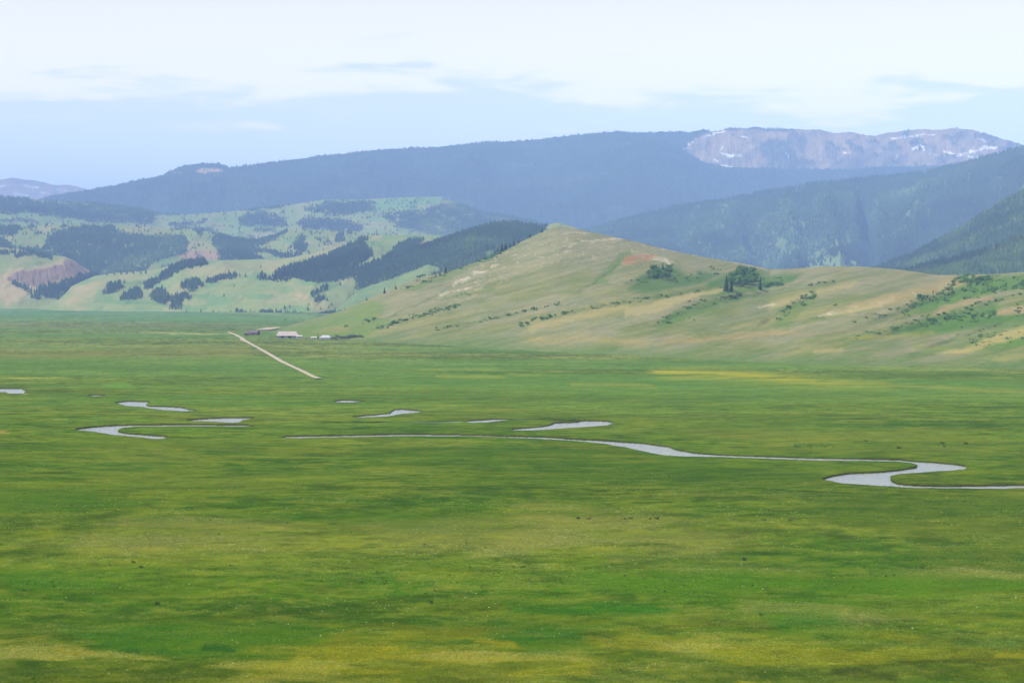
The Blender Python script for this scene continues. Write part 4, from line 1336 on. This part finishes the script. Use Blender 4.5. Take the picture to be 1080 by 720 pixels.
# lone trees on the far hills and the far valley edge
far = [(L_e4, [(275, 282), (296, 289), (298, 284), (253, 291), (259, 292), (113, 290.5), (121, 290), (128, 289.5), (134, 289), (141, 288.5), (149, 289), (154, 288.5), (236, 313), (247, 302), (197, 329), (212, 329.5), (225, 330.5),
               (231, 331), (243, 330), (268, 331), (305, 324), (300, 326), (326, 322), (325, 327), (338, 326), (347, 325), (349, 322), (345, 317), (359, 301), (382, 309), (373, 312), (387, 318), (376, 320), (131, 299)], 4.5,
        'lone dark conifer dotting the smooth pale rolling hills across the valley')]
for L, pts, hp, lab in far:
    for px, py in pts:
        p, h = on(L, px, py, hp * trnd.uniform(.7, 1.2))
        tree('conifer_tree', CON, p, h, lab, 'tree', 'lone conifers on the rolling hills', widen=1.5)
for px, py, hp, lab in [(119, 327.5, 4, 'lone dark tree out on the flat valley edge below the rolling hills'), (60, 322.2, 3.4, 'small lone tree on the valley edge at the foot of the bluff'),
                        (301, 338.8, 3.0, 'tiny lone tree on the flat just beyond the left toe of the tan hill')]:
    Y = float(ground_Y(py))
    X, _, _ = at(px, py, Y)
    tree('round_tree', LEAF, (float(X), Y, 0), hp * Y / F, lab, 'tree', widen=1.5)
# lone bushes on the near meadow
for px, py, hp, lab in [(785.5, 591, 4.4, 'round dark bush standing alone in the middle of the near meadow'), (551, 599, 2.6, 'small dark bush alone in the near meadow left of the centre of the green field'),
                        (610, 547.5, 2.6, 'left one of two dark tussocks side by side in the pale meadow strip'), (620.5, 548, 2.2, 'right one of two dark tussocks side by side in the pale meadow strip'),
                        (659, 548.6, 1.8, 'small flat tussock at the left end of the scattered dark four'), (665, 548.6, 2.2, 'second tussock from the left of the scattered dark four'),
                        (685.5, 549.6, 2.0, 'third tussock from the left of the scattered dark four'), (692, 549.6, 2.8, 'roundest tussock at the right end of the scattered dark four'),
                        (806, 550.4, 2.2, 'small dark tussock left of another below the river bend'), (834, 551.2, 2.2, 'small dark tussock right of another below the river bend'),
                        (972.5, 597.5, 2.6, 'dark tussock right of the long low one in the right meadow'), (140.5, 595, 2.8, 'flat dark tussock, upper of a pair in the left meadow'),
                        (149, 599.8, 2.6, 'flat dark tussock, lower of a pair in the left meadow'), (166, 635.5, 4.2, 'dark bush alone in the lower left meadow'),
                        (454.5, 639, 4.6, 'dark blue-green bush alone below the centre of the near meadow'), (803, 652.5, 3.6, 'dark tussock at the left end of the lush green strip'),
                        (948.5, 473.2, 3.6, 'rounded shrub on the flat above the river bend'), (994, 467.6, 2.6, 'small bush left of another on the flat above the river'),
                        (1019, 468, 3.0, 'small bush right of another on the flat above the river'), (913, 465, 2.2, 'tiny dark bush on the flat above the thin river reach'),
                        (996, 471, 2.0, 'tiny low bush just below a bigger one above the river bend')]:
    Y = float(ground_Y(py))
    X, _, _ = at(px, py, Y)
    c_, z_, _ = ground_color(np.array([px]), np.array([py]))
    tree('bush', DARK, (float(X), Y, float(z_[0]) + 0.05), 1.0 * hp * Y / F, lab, 'bush', parts=('stem', 'foliage'), widen=0.8 if hp > 3 else 1.4)
# low willow row above the river
for k in range(22):
    px = 838 + 41 * trnd.random()
    py = 470.5 + trnd.normal() * 1.0 - 0.8 * math.sin((px - 838) / 41 * 3.1)
    Y = float(ground_Y(py))
    X, _, _ = at(px, py, Y)
    tree('bush', BUSH, (float(X), Y, 0), (1.3 + trnd.random()) * Y / F, 'low green bush in the loose row above the thin river reach', 'bush', 'bushes in the loose row above the river', parts=('stem', 'foliage'), widen=1.6)

# ------------------------------------------------------------------ grass tufts on the near meadow (uncountable)
def tufts(n, y0, y1, hgt, wid, name, label, bright=1.0, power=1.0, filt=None, tint=None):
    py = y0 + (y1 - y0) * rng.random(n) ** power
    px = -40 + 1160 * rng.random(n)
    Y = ground_Y(py)
    X = (px - 540) / F * Y
    c, z, ch = ground_color(px, py)
    keep = ~ch
    if filt is not None:
        keep &= rng.random(n) < filt(X, Y, px, py)
    px, py, X, Y, c, z = px[keep], py[keep], X[keep], Y[keep], c[keep], z[keep]
    n = len(X)
    h = hgt * (0.5 + rng.random(n))
    r = wid * (0.5 + rng.random(n))
    rot = rng.random(n) * 6.28
    V = np.zeros((n, 6, 3))
    for q in range(5):
        a = rot + q * 1.2566
        rr = r * (0.6 + 0.7 * rng.random(n))
        V[:, q] = np.stack([X + np.cos(a) * rr, Y + np.sin(a) * rr, z - 0.03], -1)
    V[:, 5] = np.stack([X + rng.normal(size=n) * r * .3, Y + rng.normal(size=n) * r * .3, z + h], -1)
    f = bright * (0.88 + 0.3 * rng.random((n, 1)))
    hue = 1 + 0.07 * rng.standard_normal((n, 3)) * np.array([1, .4, .9])
    cc = c * f * hue
    if tint is not None:
        cc = alb(tint)[None] * f
    C = np.repeat(np.clip(cc, 0.003, 1)[:, None, :], 6, 1)
    tri = np.array([(q, (q + 1) % 5, 5) for q in range(5)])
    fs = (tri[None] + (np.arange(n) * 6)[:, None, None]).reshape(-1, 3)
    me = mesh_np(name, V.reshape(-1, 3), fs, C.reshape(-1, 3), smooth=False, fsize=3)
    obj(name, me, M_grass, kind='stuff', label=label)


tufts(110000, 540, 726, 0.13, 0.26, 'meadow_grass', 'thick green grass tufts covering the near meadow', 1.12, 0.75,
      lambda X, Y, px, py: sstep(540, 640, py) * (0.3 + 0.7 * sstep(-0.2, 0.3, fbm(X / 9, Y / 9, 3, 3))))
tufts(60000, 455, 620, 0.16, 0.4, 'sedge_tufts', 'tufts of sedge and grass south of the river', 1.12, 1.0,
      lambda X, Y, px, py: sstep(455, 540, py) * sstep(-0.1, 0.35, fbm(X / 16, Y / 16, 3, 3)))
tufts(6000, 500, 720, 0.14, 0.16, 'pale_flower_heads', 'tiny pale seed heads sprinkled over the near meadow', 1.0, 1.0,
      lambda X, Y, px, py: sstep(0.05, 0.4, fbm(X / 22, Y / 22, 6, 3)) * np.interp(py, [500, 540, 600, 640, 720], [.5, 1, .6, .35, .2]), (172, 176, 120))
tufts(2500, 455, 640, 0.25, 0.3, 'dark_tussocks', 'dark little sedge tussocks dotted over the meadow', 1.0, 1.0,
      lambda X, Y, px, py: sstep(0.12, 0.4, fbm(X / 30, Y / 30, 4, 3)) * 0.6, (60, 78, 30))

# ------------------------------------------------------------------ the ranch
M_white = plain_mat('white_boards', (0.30, 0.295, 0.29), 0.7, 0.06, 1.0)
M_roofp = plain_mat('pinkish_metal_roof', (0.25, 0.215, 0.21), 0.55, 0.10, 0.5)
M_roofg = plain_mat('grey_metal_roof', (0.24, 0.255, 0.27), 0.5, 0.1, 0.5)
M_roofd = plain_mat('dark_shingles', (0.09, 0.07, 0.07), 0.9, 0.2, 1.0)
M_wallg = plain_mat('grey_boards', (0.15, 0.16, 0.18), 0.85, 0.15, 1.0)
M_logs = plain_mat('brown_logs', (0.07, 0.05, 0.04), 0.9, 0.2, 1.0)
M_dark = plain_mat('dark_opening', (0.02, 0.02, 0.022), 0.6)
M_glass = plain_mat('window_glass', (0.05, 0.06, 0.07), 0.15)
M_rails = plain_mat('weathered_rails', (0.11, 0.09, 0.075), 0.95, 0.2, 2.0)


def raw(name, V, Fc, mat, parent):
    me = bpy.data.meshes.new(name)
    me.from_pydata(V, [], Fc)
    return obj(name, me, mat, parent)


def box_vf(x0, x1, y0, y1, z0, z1):
    return ([(x0, y0, z0), (x1, y0, z0), (x1, y1, z0), (x0, y1, z0), (x0, y0, z1), (x1, y0, z1), (x1, y1, z1), (x0, y1, z1)],
            [(0, 3, 2, 1), (4, 5, 6, 7), (0, 1, 5, 4), (1, 2, 6, 5), (2, 3, 7, 6), (3, 0, 4, 7)])


def house(name, px, py, L_, D, eave, ridge, rot, wallm, roofm, label, doors, windows, category, hip=0.0, chimney=False, overhang=0.5):
    Y = float(ground_Y(py))
    X = (px - 540) / F * Y
    e = bpy.data.objects.new(name, None)
    COL.objects.link(e)
    e.location = (X, Y, 0)
    e.rotation_euler = (0, 0, math.radians(rot))
    e.scale = (1.04, 1.04, 1.04)
    e['label'] = label
    e['category'] = category
    a, d = L_ / 2, D / 2
    # walls with gable ends
    V = [(-a, -d, -1), (a, -d, -1), (a, d, -1), (-a, d, -1), (-a, -d, eave), (a, -d, eave), (a, d, eave), (-a, d, eave), (-a, 0, ridge - .15), (a, 0, ridge - .15)]
    Fc = [(0, 1, 5, 4), (1, 2, 6, 9, 5), (2, 3, 7, 6), (3, 0, 4, 8, 7)]
    if hip:
        V[8] = (-a, 0, eave)
        V[9] = (a, 0, eave)
    raw('wall', V, Fc, wallm, e)
    o_ = overhang
    sl = (ridge - eave) / d
    z0 = eave - sl * o_
    t = 0.22
    V, Fc = [], []
    for s_ in (-1, 1):
        k = len(V)
        V += [(-a - o_, s_ * (d + o_), z0), (a + o_, s_ * (d + o_), z0), (a + o_ - hip, 0, ridge), (-a - o_ + hip, 0, ridge),
              (-a - o_, s_ * (d + o_), z0 + t), (a + o_, s_ * (d + o_), z0 + t), (a + o_ - hip, 0, ridge + t), (-a - o_ + hip, 0, ridge + t)]
        Fc += [(k, k + 1, k + 2, k + 3), (k + 4, k + 5, k + 6, k + 7), (k, k + 1, k + 5, k + 4), (k + 1, k + 2, k + 6, k + 5), (k, k + 3, k + 7, k + 4)]
    if hip:
        for s_ in (-1, 1):
            k = len(V)
            V += [(s_ * (a + o_), -(d + o_), z0 + t), (s_ * (a + o_), d + o_, z0 + t), (s_ * (a + o_ - hip), 0, ridge + t)]
            Fc += [(k, k + 1, k + 2)]
    rf = raw('roof', V, Fc, roofm, e)
    if chimney:
        v, f = box_vf(a * .4, a * .4 + .9, -.4, .5, eave, ridge + 1.2)
        raw('chimney', v, f, M_wallg, rf)
    for x, w, h in doors:
        v, f = box_vf(x - w / 2, x + w / 2, -d - .08, -d - .003, 0, h)
        raw('door', v, f, M_dark, e)
    for x, z, w, h in windows:
        v, f = box_vf(x - w / 2 - .12, x + w / 2 + .12, -d - .09, -d - .003, z - h / 2 - .12, z + h / 2 + .12)
        fr = raw('window', v, f, M_white, e)
        v, f = box_vf(x - w / 2, x + w / 2, -d - .13, -d - .095, z - h / 2, z + h / 2)
        raw('pane', v, f, M_glass, fr)
    return e


house('barn', 303, 356.2, 27, 15, 2.9, 8.0, 6, M_wallg, M_roofp, 'long grey barn with a pale pinkish metal roof, biggest building of the ranch', [(-6, 3.6, 2.6), (3, 3.6, 2.6)], [(8, 1.6, 1.2, .9), (-11, 1.6, 1.2, .9)], 'barn', hip=3.0)
house('white_shed', 315.5, 356.6, 7.2, 5, 2.5, 3.7, 4, M_white, M_white, 'small white shed at the right end of the long barn', [(0, 1.2, 2.0)], [(2.2, 1.5, .9, .8)], 'shed', overhang=.3)
house('ranch_house', 267.5, 353.0, 14, 9, 3.0, 6.2, -14, M_logs, M_roofd, 'dark brown ranch house left of the barn beside the road end', [(1, 1.1, 2.1)], [(-4, 1.6, 1.5, 1.1), (4.5, 1.6, 1.5, 1.1)], 'house', chimney=True)
house('log_shed', 260.0, 353.4, 6, 5, 2.3, 3.8, 10, M_logs, M_roofd, 'small dark shed at the left end of the ranch nearest the road', [(0, 1.2, 1.9)], [(2, 1.4, .7, .7)], 'shed')
house('pale_cabin', 331, 357.6, 6.5, 4.5, 1.9, 2.9, 5, M_white, M_white, 'low white cabin between the barn and the grey roofed house', [(1, 1, 1.8)], [(-1.6, 1.3, .9, .7)], 'cabin', overhang=.3)
house('grey_house', 343.5, 357.8, 13, 9, 2.2, 5.0, -6, M_white, M_roofg, 'white walled house with a light grey roof at the right end of the ranch', [(-3, 1, 2)], [(0, 1.4, 1.1, .8), (3.6, 1.4, 1.1, .8)], 'house', hip=3.0)


def vehicle(px, py, rot, bodycol, label):
    Y = float(ground_Y(py))
    X = (px - 540) / F * Y
    e = bpy.data.objects.new('pickup_truck', None)
    COL.objects.link(e)
    e.location = (X, Y, 0.35)
    e.rotation_euler = (0, 0, math.radians(rot))
    e['label'] = label
    e['category'] = 'truck'
    prof = [(-2.7, .5), (-2.7, 1.1), (-0.7, 1.15), (-0.5, 1.8), (0.7, 1.8), (1.3, 1.2), (2.6, 1.05), (2.7, .5)]
    n_ = len(prof)
    V = [(x, -.95, z) for x, z in prof] + [(x, .95, z) for x, z in prof]
    Fc = [tuple(range(n_)), tuple(reversed(range(n_, 2 * n_)))] + [(i, (i + 1) % n_, n_ + (i + 1) % n_, n_ + i) for i in range(n_)]
    raw('body', V, Fc, bodycol, e)
    for y in (-.96, .93):
        v, f = box_vf(-.4, .7, y, y + .03, 1.22, 1.7)
        raw('window', v, f, M_glass, e)
    for x in (-1.7, 1.7):
        for y in (-1.0, .78):
            V = [(x + .38 * math.cos(t * .5236), y + s_ * .22, .38 + .38 * math.sin(t * .5236)) for s_ in (0, 1) for t in range(12)]
            Fc = [tuple(range(12)), tuple(range(12, 24))] + [(i, (i + 1) % 12, 12 + (i + 1) % 12, 12 + i) for i in range(12)]
            raw('wheel', V, Fc, M_dark, e)
    return e


vehicle(323.5, 357.6, 8, M_wallg, 'grey pickup truck parked right of the white shed')
# rail fence below the barn
Y0 = float(ground_Y(358.4))
e = bpy.data.objects.new('rail_fence', None)
COL.objects.link(e)
e['label'] = 'dark weathered rail fence running along the front of the ranch'
e['category'] = 'fence'
x0, x1 = (281 - 540) / F * Y0, (380 - 540) / F * Y0
e.location = (x0, Y0, 0)
npost = 36
for k in range(npost):
    x = (x1 - x0) * k / (npost - 1)
    v, f = box_vf(x - .09, x + .09, -.09, .09, -1, 1.5)
    raw('post', v, f, M_rails, e)
for z in (0.6, 1.0, 1.35):
    v, f = box_vf(0, x1 - x0, -.14, -.093, z - .07, z + .07)
    raw('rail', v, f, M_rails, e)
p, h = on(L_h, 335.3, 357, 6.5)
Yp = float(ground_Y(357.7))
tree('conifer_tree', CON, ((335.3 - 540) / F * Yp, Yp, 0), 6.5 * Yp / F, 'thin dark tree between the white cabin and the grey roofed house', 'tree', widen=.8)
# pale track climbing the toe of the hill behind the ranch
tp = [(276, 348.6), (280, 347.8), (284, 346.8), (288, 345.9), (292, 345.4)]
pts = []
for x, y in tp:
    X, Y, Z = at(x, y, ground_Y(y))
    pts.append((x, y, 22.0))
strip('gravel_track', [(275, 348.7, 15), (279, 348.0, 22), (285, 346.9, 26), (289, 346.2, 22), (292, 345.8, 12)], M_gravel, 1.5, kind='structure', label='short white gravel yard on the slope behind the ranch house')

# ------------------------------------------------------------------ light
SUN_EL, SUN_AZ = 52.0, -118.0       # azimuth clockwise from straight ahead: behind the left shoulder
w = bpy.data.worlds.new("World")
S.world = w
w.use_nodes = True
nt = w.node_tree
N, L = nt.nodes, nt.links
bg = N['Background']
sky = N.new('ShaderNodeTexSky')
sky.sky_type = 'NISHITA'
sky.sun_disc = False
sky.sun_elevation = math.radians(SUN_EL)
sky.sun_rotation = math.radians(SUN_AZ)
sky.altitude = 2000
sky.air_density = 1.0
sky.dust_density = 0.6
sky.ozone_density = 1.0
tc = N.new('ShaderNodeTexCoord')
sep = N.new('ShaderNodeSeparateXYZ')
L.new(tc.outputs['Generated'], sep.inputs[0])


def math_(op, a, b=None, clamp=False):
    n = N.new('ShaderNodeMath')
    n.operation = op
    n.use_clamp = clamp
    for i, v in enumerate((a, b)):
        if v is None:
            continue
        if isinstance(v, (int, float)):
            n.inputs[i].default_value = v
        else:
            L.new(v, n.inputs[i])
    return n.outputs[0]


zden = math_('ADD', math_('MAXIMUM', sep.outputs['Z'], 0.0), 0.06)
cu = math_('DIVIDE', sep.outputs['X'], zden)
cv = math_('DIVIDE', sep.outputs['Y'], zden)
cmb = N.new('ShaderNodeCombineXYZ')
L.new(cu, cmb.inputs[0])
L.new(cv, cmb.inputs[1])
nz = N.new('ShaderNodeTexNoise')
nz.inputs['Scale'].default_value = 2.2
nz.inputs['Detail'].default_value = 9
nz.inputs['Roughness'].default_value = 0.58
nz.inputs['Distortion'].default_value = 0.25
L.new(cmb.outputs[0], nz.inputs['Vector'])
nz2 = N.new('ShaderNodeTexNoise')
nz2.inputs['Scale'].default_value = 0.5
nz2.inputs['Detail'].default_value = 5
L.new(cmb.outputs[0], nz2.inputs['Vector'])
# lower rim of the cloud deck: elevation (z) by azimuth (x)
xr = N.new('ShaderNodeValToRGB')
xr.color_ramp.interpolation = 'B_SPLINE'
edge_pts = [(0, 104), (150, 112), (250, 114), (330, 100), (400, 84), (520, 82), (610, 96), (720, 112), (850, 118), (1000, 112), (1080, 104)]
xin = math_('ADD', math_('MULTIPLY', sep.outputs['X'], 1 / 0.54), 0.5)
L.new(xin, xr.inputs['Fac'])
cr = xr.color_ramp
for i, (px, py) in enumerate(edge_pts):
    pos = ((px - 540) / F) / 0.54 + 0.5
    zz = (300 - py) / F
    el = cr.elements[i] if i < 2 else cr.elements.new(pos)
    el.position = pos
    el.color = (zz * 5,) * 3 + (1,)
edge = math_('MULTIPLY', xr.outputs['Color'], 0.2)
d = math_('SUBTRACT', sep.outputs['Z'], edge)
d = math_('ADD', d, math_('MULTIPLY', math_('SUBTRACT', nz.outputs['Fac'], 0.5), 0.10))
d = math_('ADD', d, math_('MULTIPLY', math_('SUBTRACT', nz2.outputs['Fac'], 0.5), 0.03))
cm = N.new('ShaderNodeMapRange')
cm.interpolation_type = 'SMOOTHSTEP'
cm.inputs['From Min'].default_value = -0.006
cm.inputs['From Max'].default_value = 0.012
cm.inputs['To Min'].default_value = 0.46
cm.inputs['To Max'].default_value = 0.93
L.new(d, cm.inputs['Value'])
# the cloud deck breaks up overhead
brk = N.new('ShaderNodeMapRange')
brk.interpolation_type = 'SMOOTHSTEP'
brk.inputs['From Min'].default_value = 0.35
brk.inputs['From Max'].default_value = 0.7
brk.inputs['To Min'].default_value = 1.0
brk.inputs['To Max'].default_value = 0.35
L.new(sep.outputs['Z'], brk.inputs['Value'])
cmask = math_('MULTIPLY', cm.outputs[0], brk.outputs[0])
SKYK = 0.10
CLOUD = 8.3
mix = N.new('ShaderNodeMix')
mix.data_type = 'RGBA'
L.new(cmask, mix.inputs['Factor'])
L.new(sky.outputs['Color'], mix.inputs['A'])
# cloud tone: faint grey-white mottling
ct = N.new('ShaderNodeMix')
ct.data_type = 'RGBA'
L.new(nz2.outputs['Fac'], ct.inputs['Factor'])
ct.inputs['A'].default_value = (CLOUD * 1.03, CLOUD * 0.94, CLOUD * 0.86, 1)
ct.inputs['B'].default_value = (CLOUD * 1.10, CLOUD * 1.0, CLOUD * 0.91, 1)
L.new(ct.outputs['Result'], mix.inputs['B'])
L.new(mix.outputs['Result'], bg.inputs['Color'])
lift = math_('ADD', math_('MULTIPLY', math_('SUBTRACT', 0.105, sep.outputs['Z']), 6.0), 1.0)
lift = math_('MAXIMUM', math_('MINIMUM', lift, 1.5), 0.75)
L.new(math_('MULTIPLY', lift, SKYK), bg.inputs['Strength'])

sd = bpy.data.lights.new('sun', 'SUN')
sd.energy = 4.2
sd.angle = math.radians(0.6)
sd.color = (1.0, 0.955, 0.88)
so = bpy.data.objects.new('sun', sd)
COL.objects.link(so)
az, el = math.radians(SUN_AZ), math.radians(SUN_EL)
sv = Vector((math.sin(az) * math.cos(el), math.cos(az) * math.cos(el), math.sin(el)))
so.rotation_euler = sv.to_track_quat('Z', 'Y').to_euler()
so.location = sv * 3000

# ------------------------------------------------------------------ haze
HAZE = 5.6e-5
v, f = box_vf(-10500, 10500, -400, 46000, -17, 2300)
me = bpy.data.meshes.new('haze')
me.from_pydata(v, [], f)
mh = bpy.data.materials.new('haze_air')
mh.use_nodes = True
hn = mh.node_tree
for n_ in list(hn.nodes):
    if n_.type != 'OUTPUT_MATERIAL':
        hn.nodes.remove(n_)
pv = hn.nodes.new('ShaderNodeVolumePrincipled')
pv.inputs['Color'].default_value = (0.295, 0.475, 0.88, 1)
pv.inputs['Density'].default_value = HAZE
pv.inputs['Anisotropy'].default_value = -0.3
hn.links.new(pv.outputs[0], [n_ for n_ in hn.nodes if n_.type == 'OUTPUT_MATERIAL'][0].inputs['Volume'])
obj('haze', me, mh, kind='stuff', label='thin blue summer haze filling the valley air')

# ------------------------------------------------------------------ render settings
S.view_settings.view_transform = 'Standard'
S.view_settings.look = 'None'
S.view_settings.gamma = 1
S.view_settings.exposure = 1.22
S.render.engine = 'CYCLES'
c = S.cycles
c.max_bounces = 4
c.diffuse_bounces = 2
c.glossy_bounces = 2
c.transmission_bounces = 0
c.volume_bounces = 0
c.transparent_max_bounces = 4
c.use_denoising = True
c.caustics_reflective = False
c.caustics_refractive = False
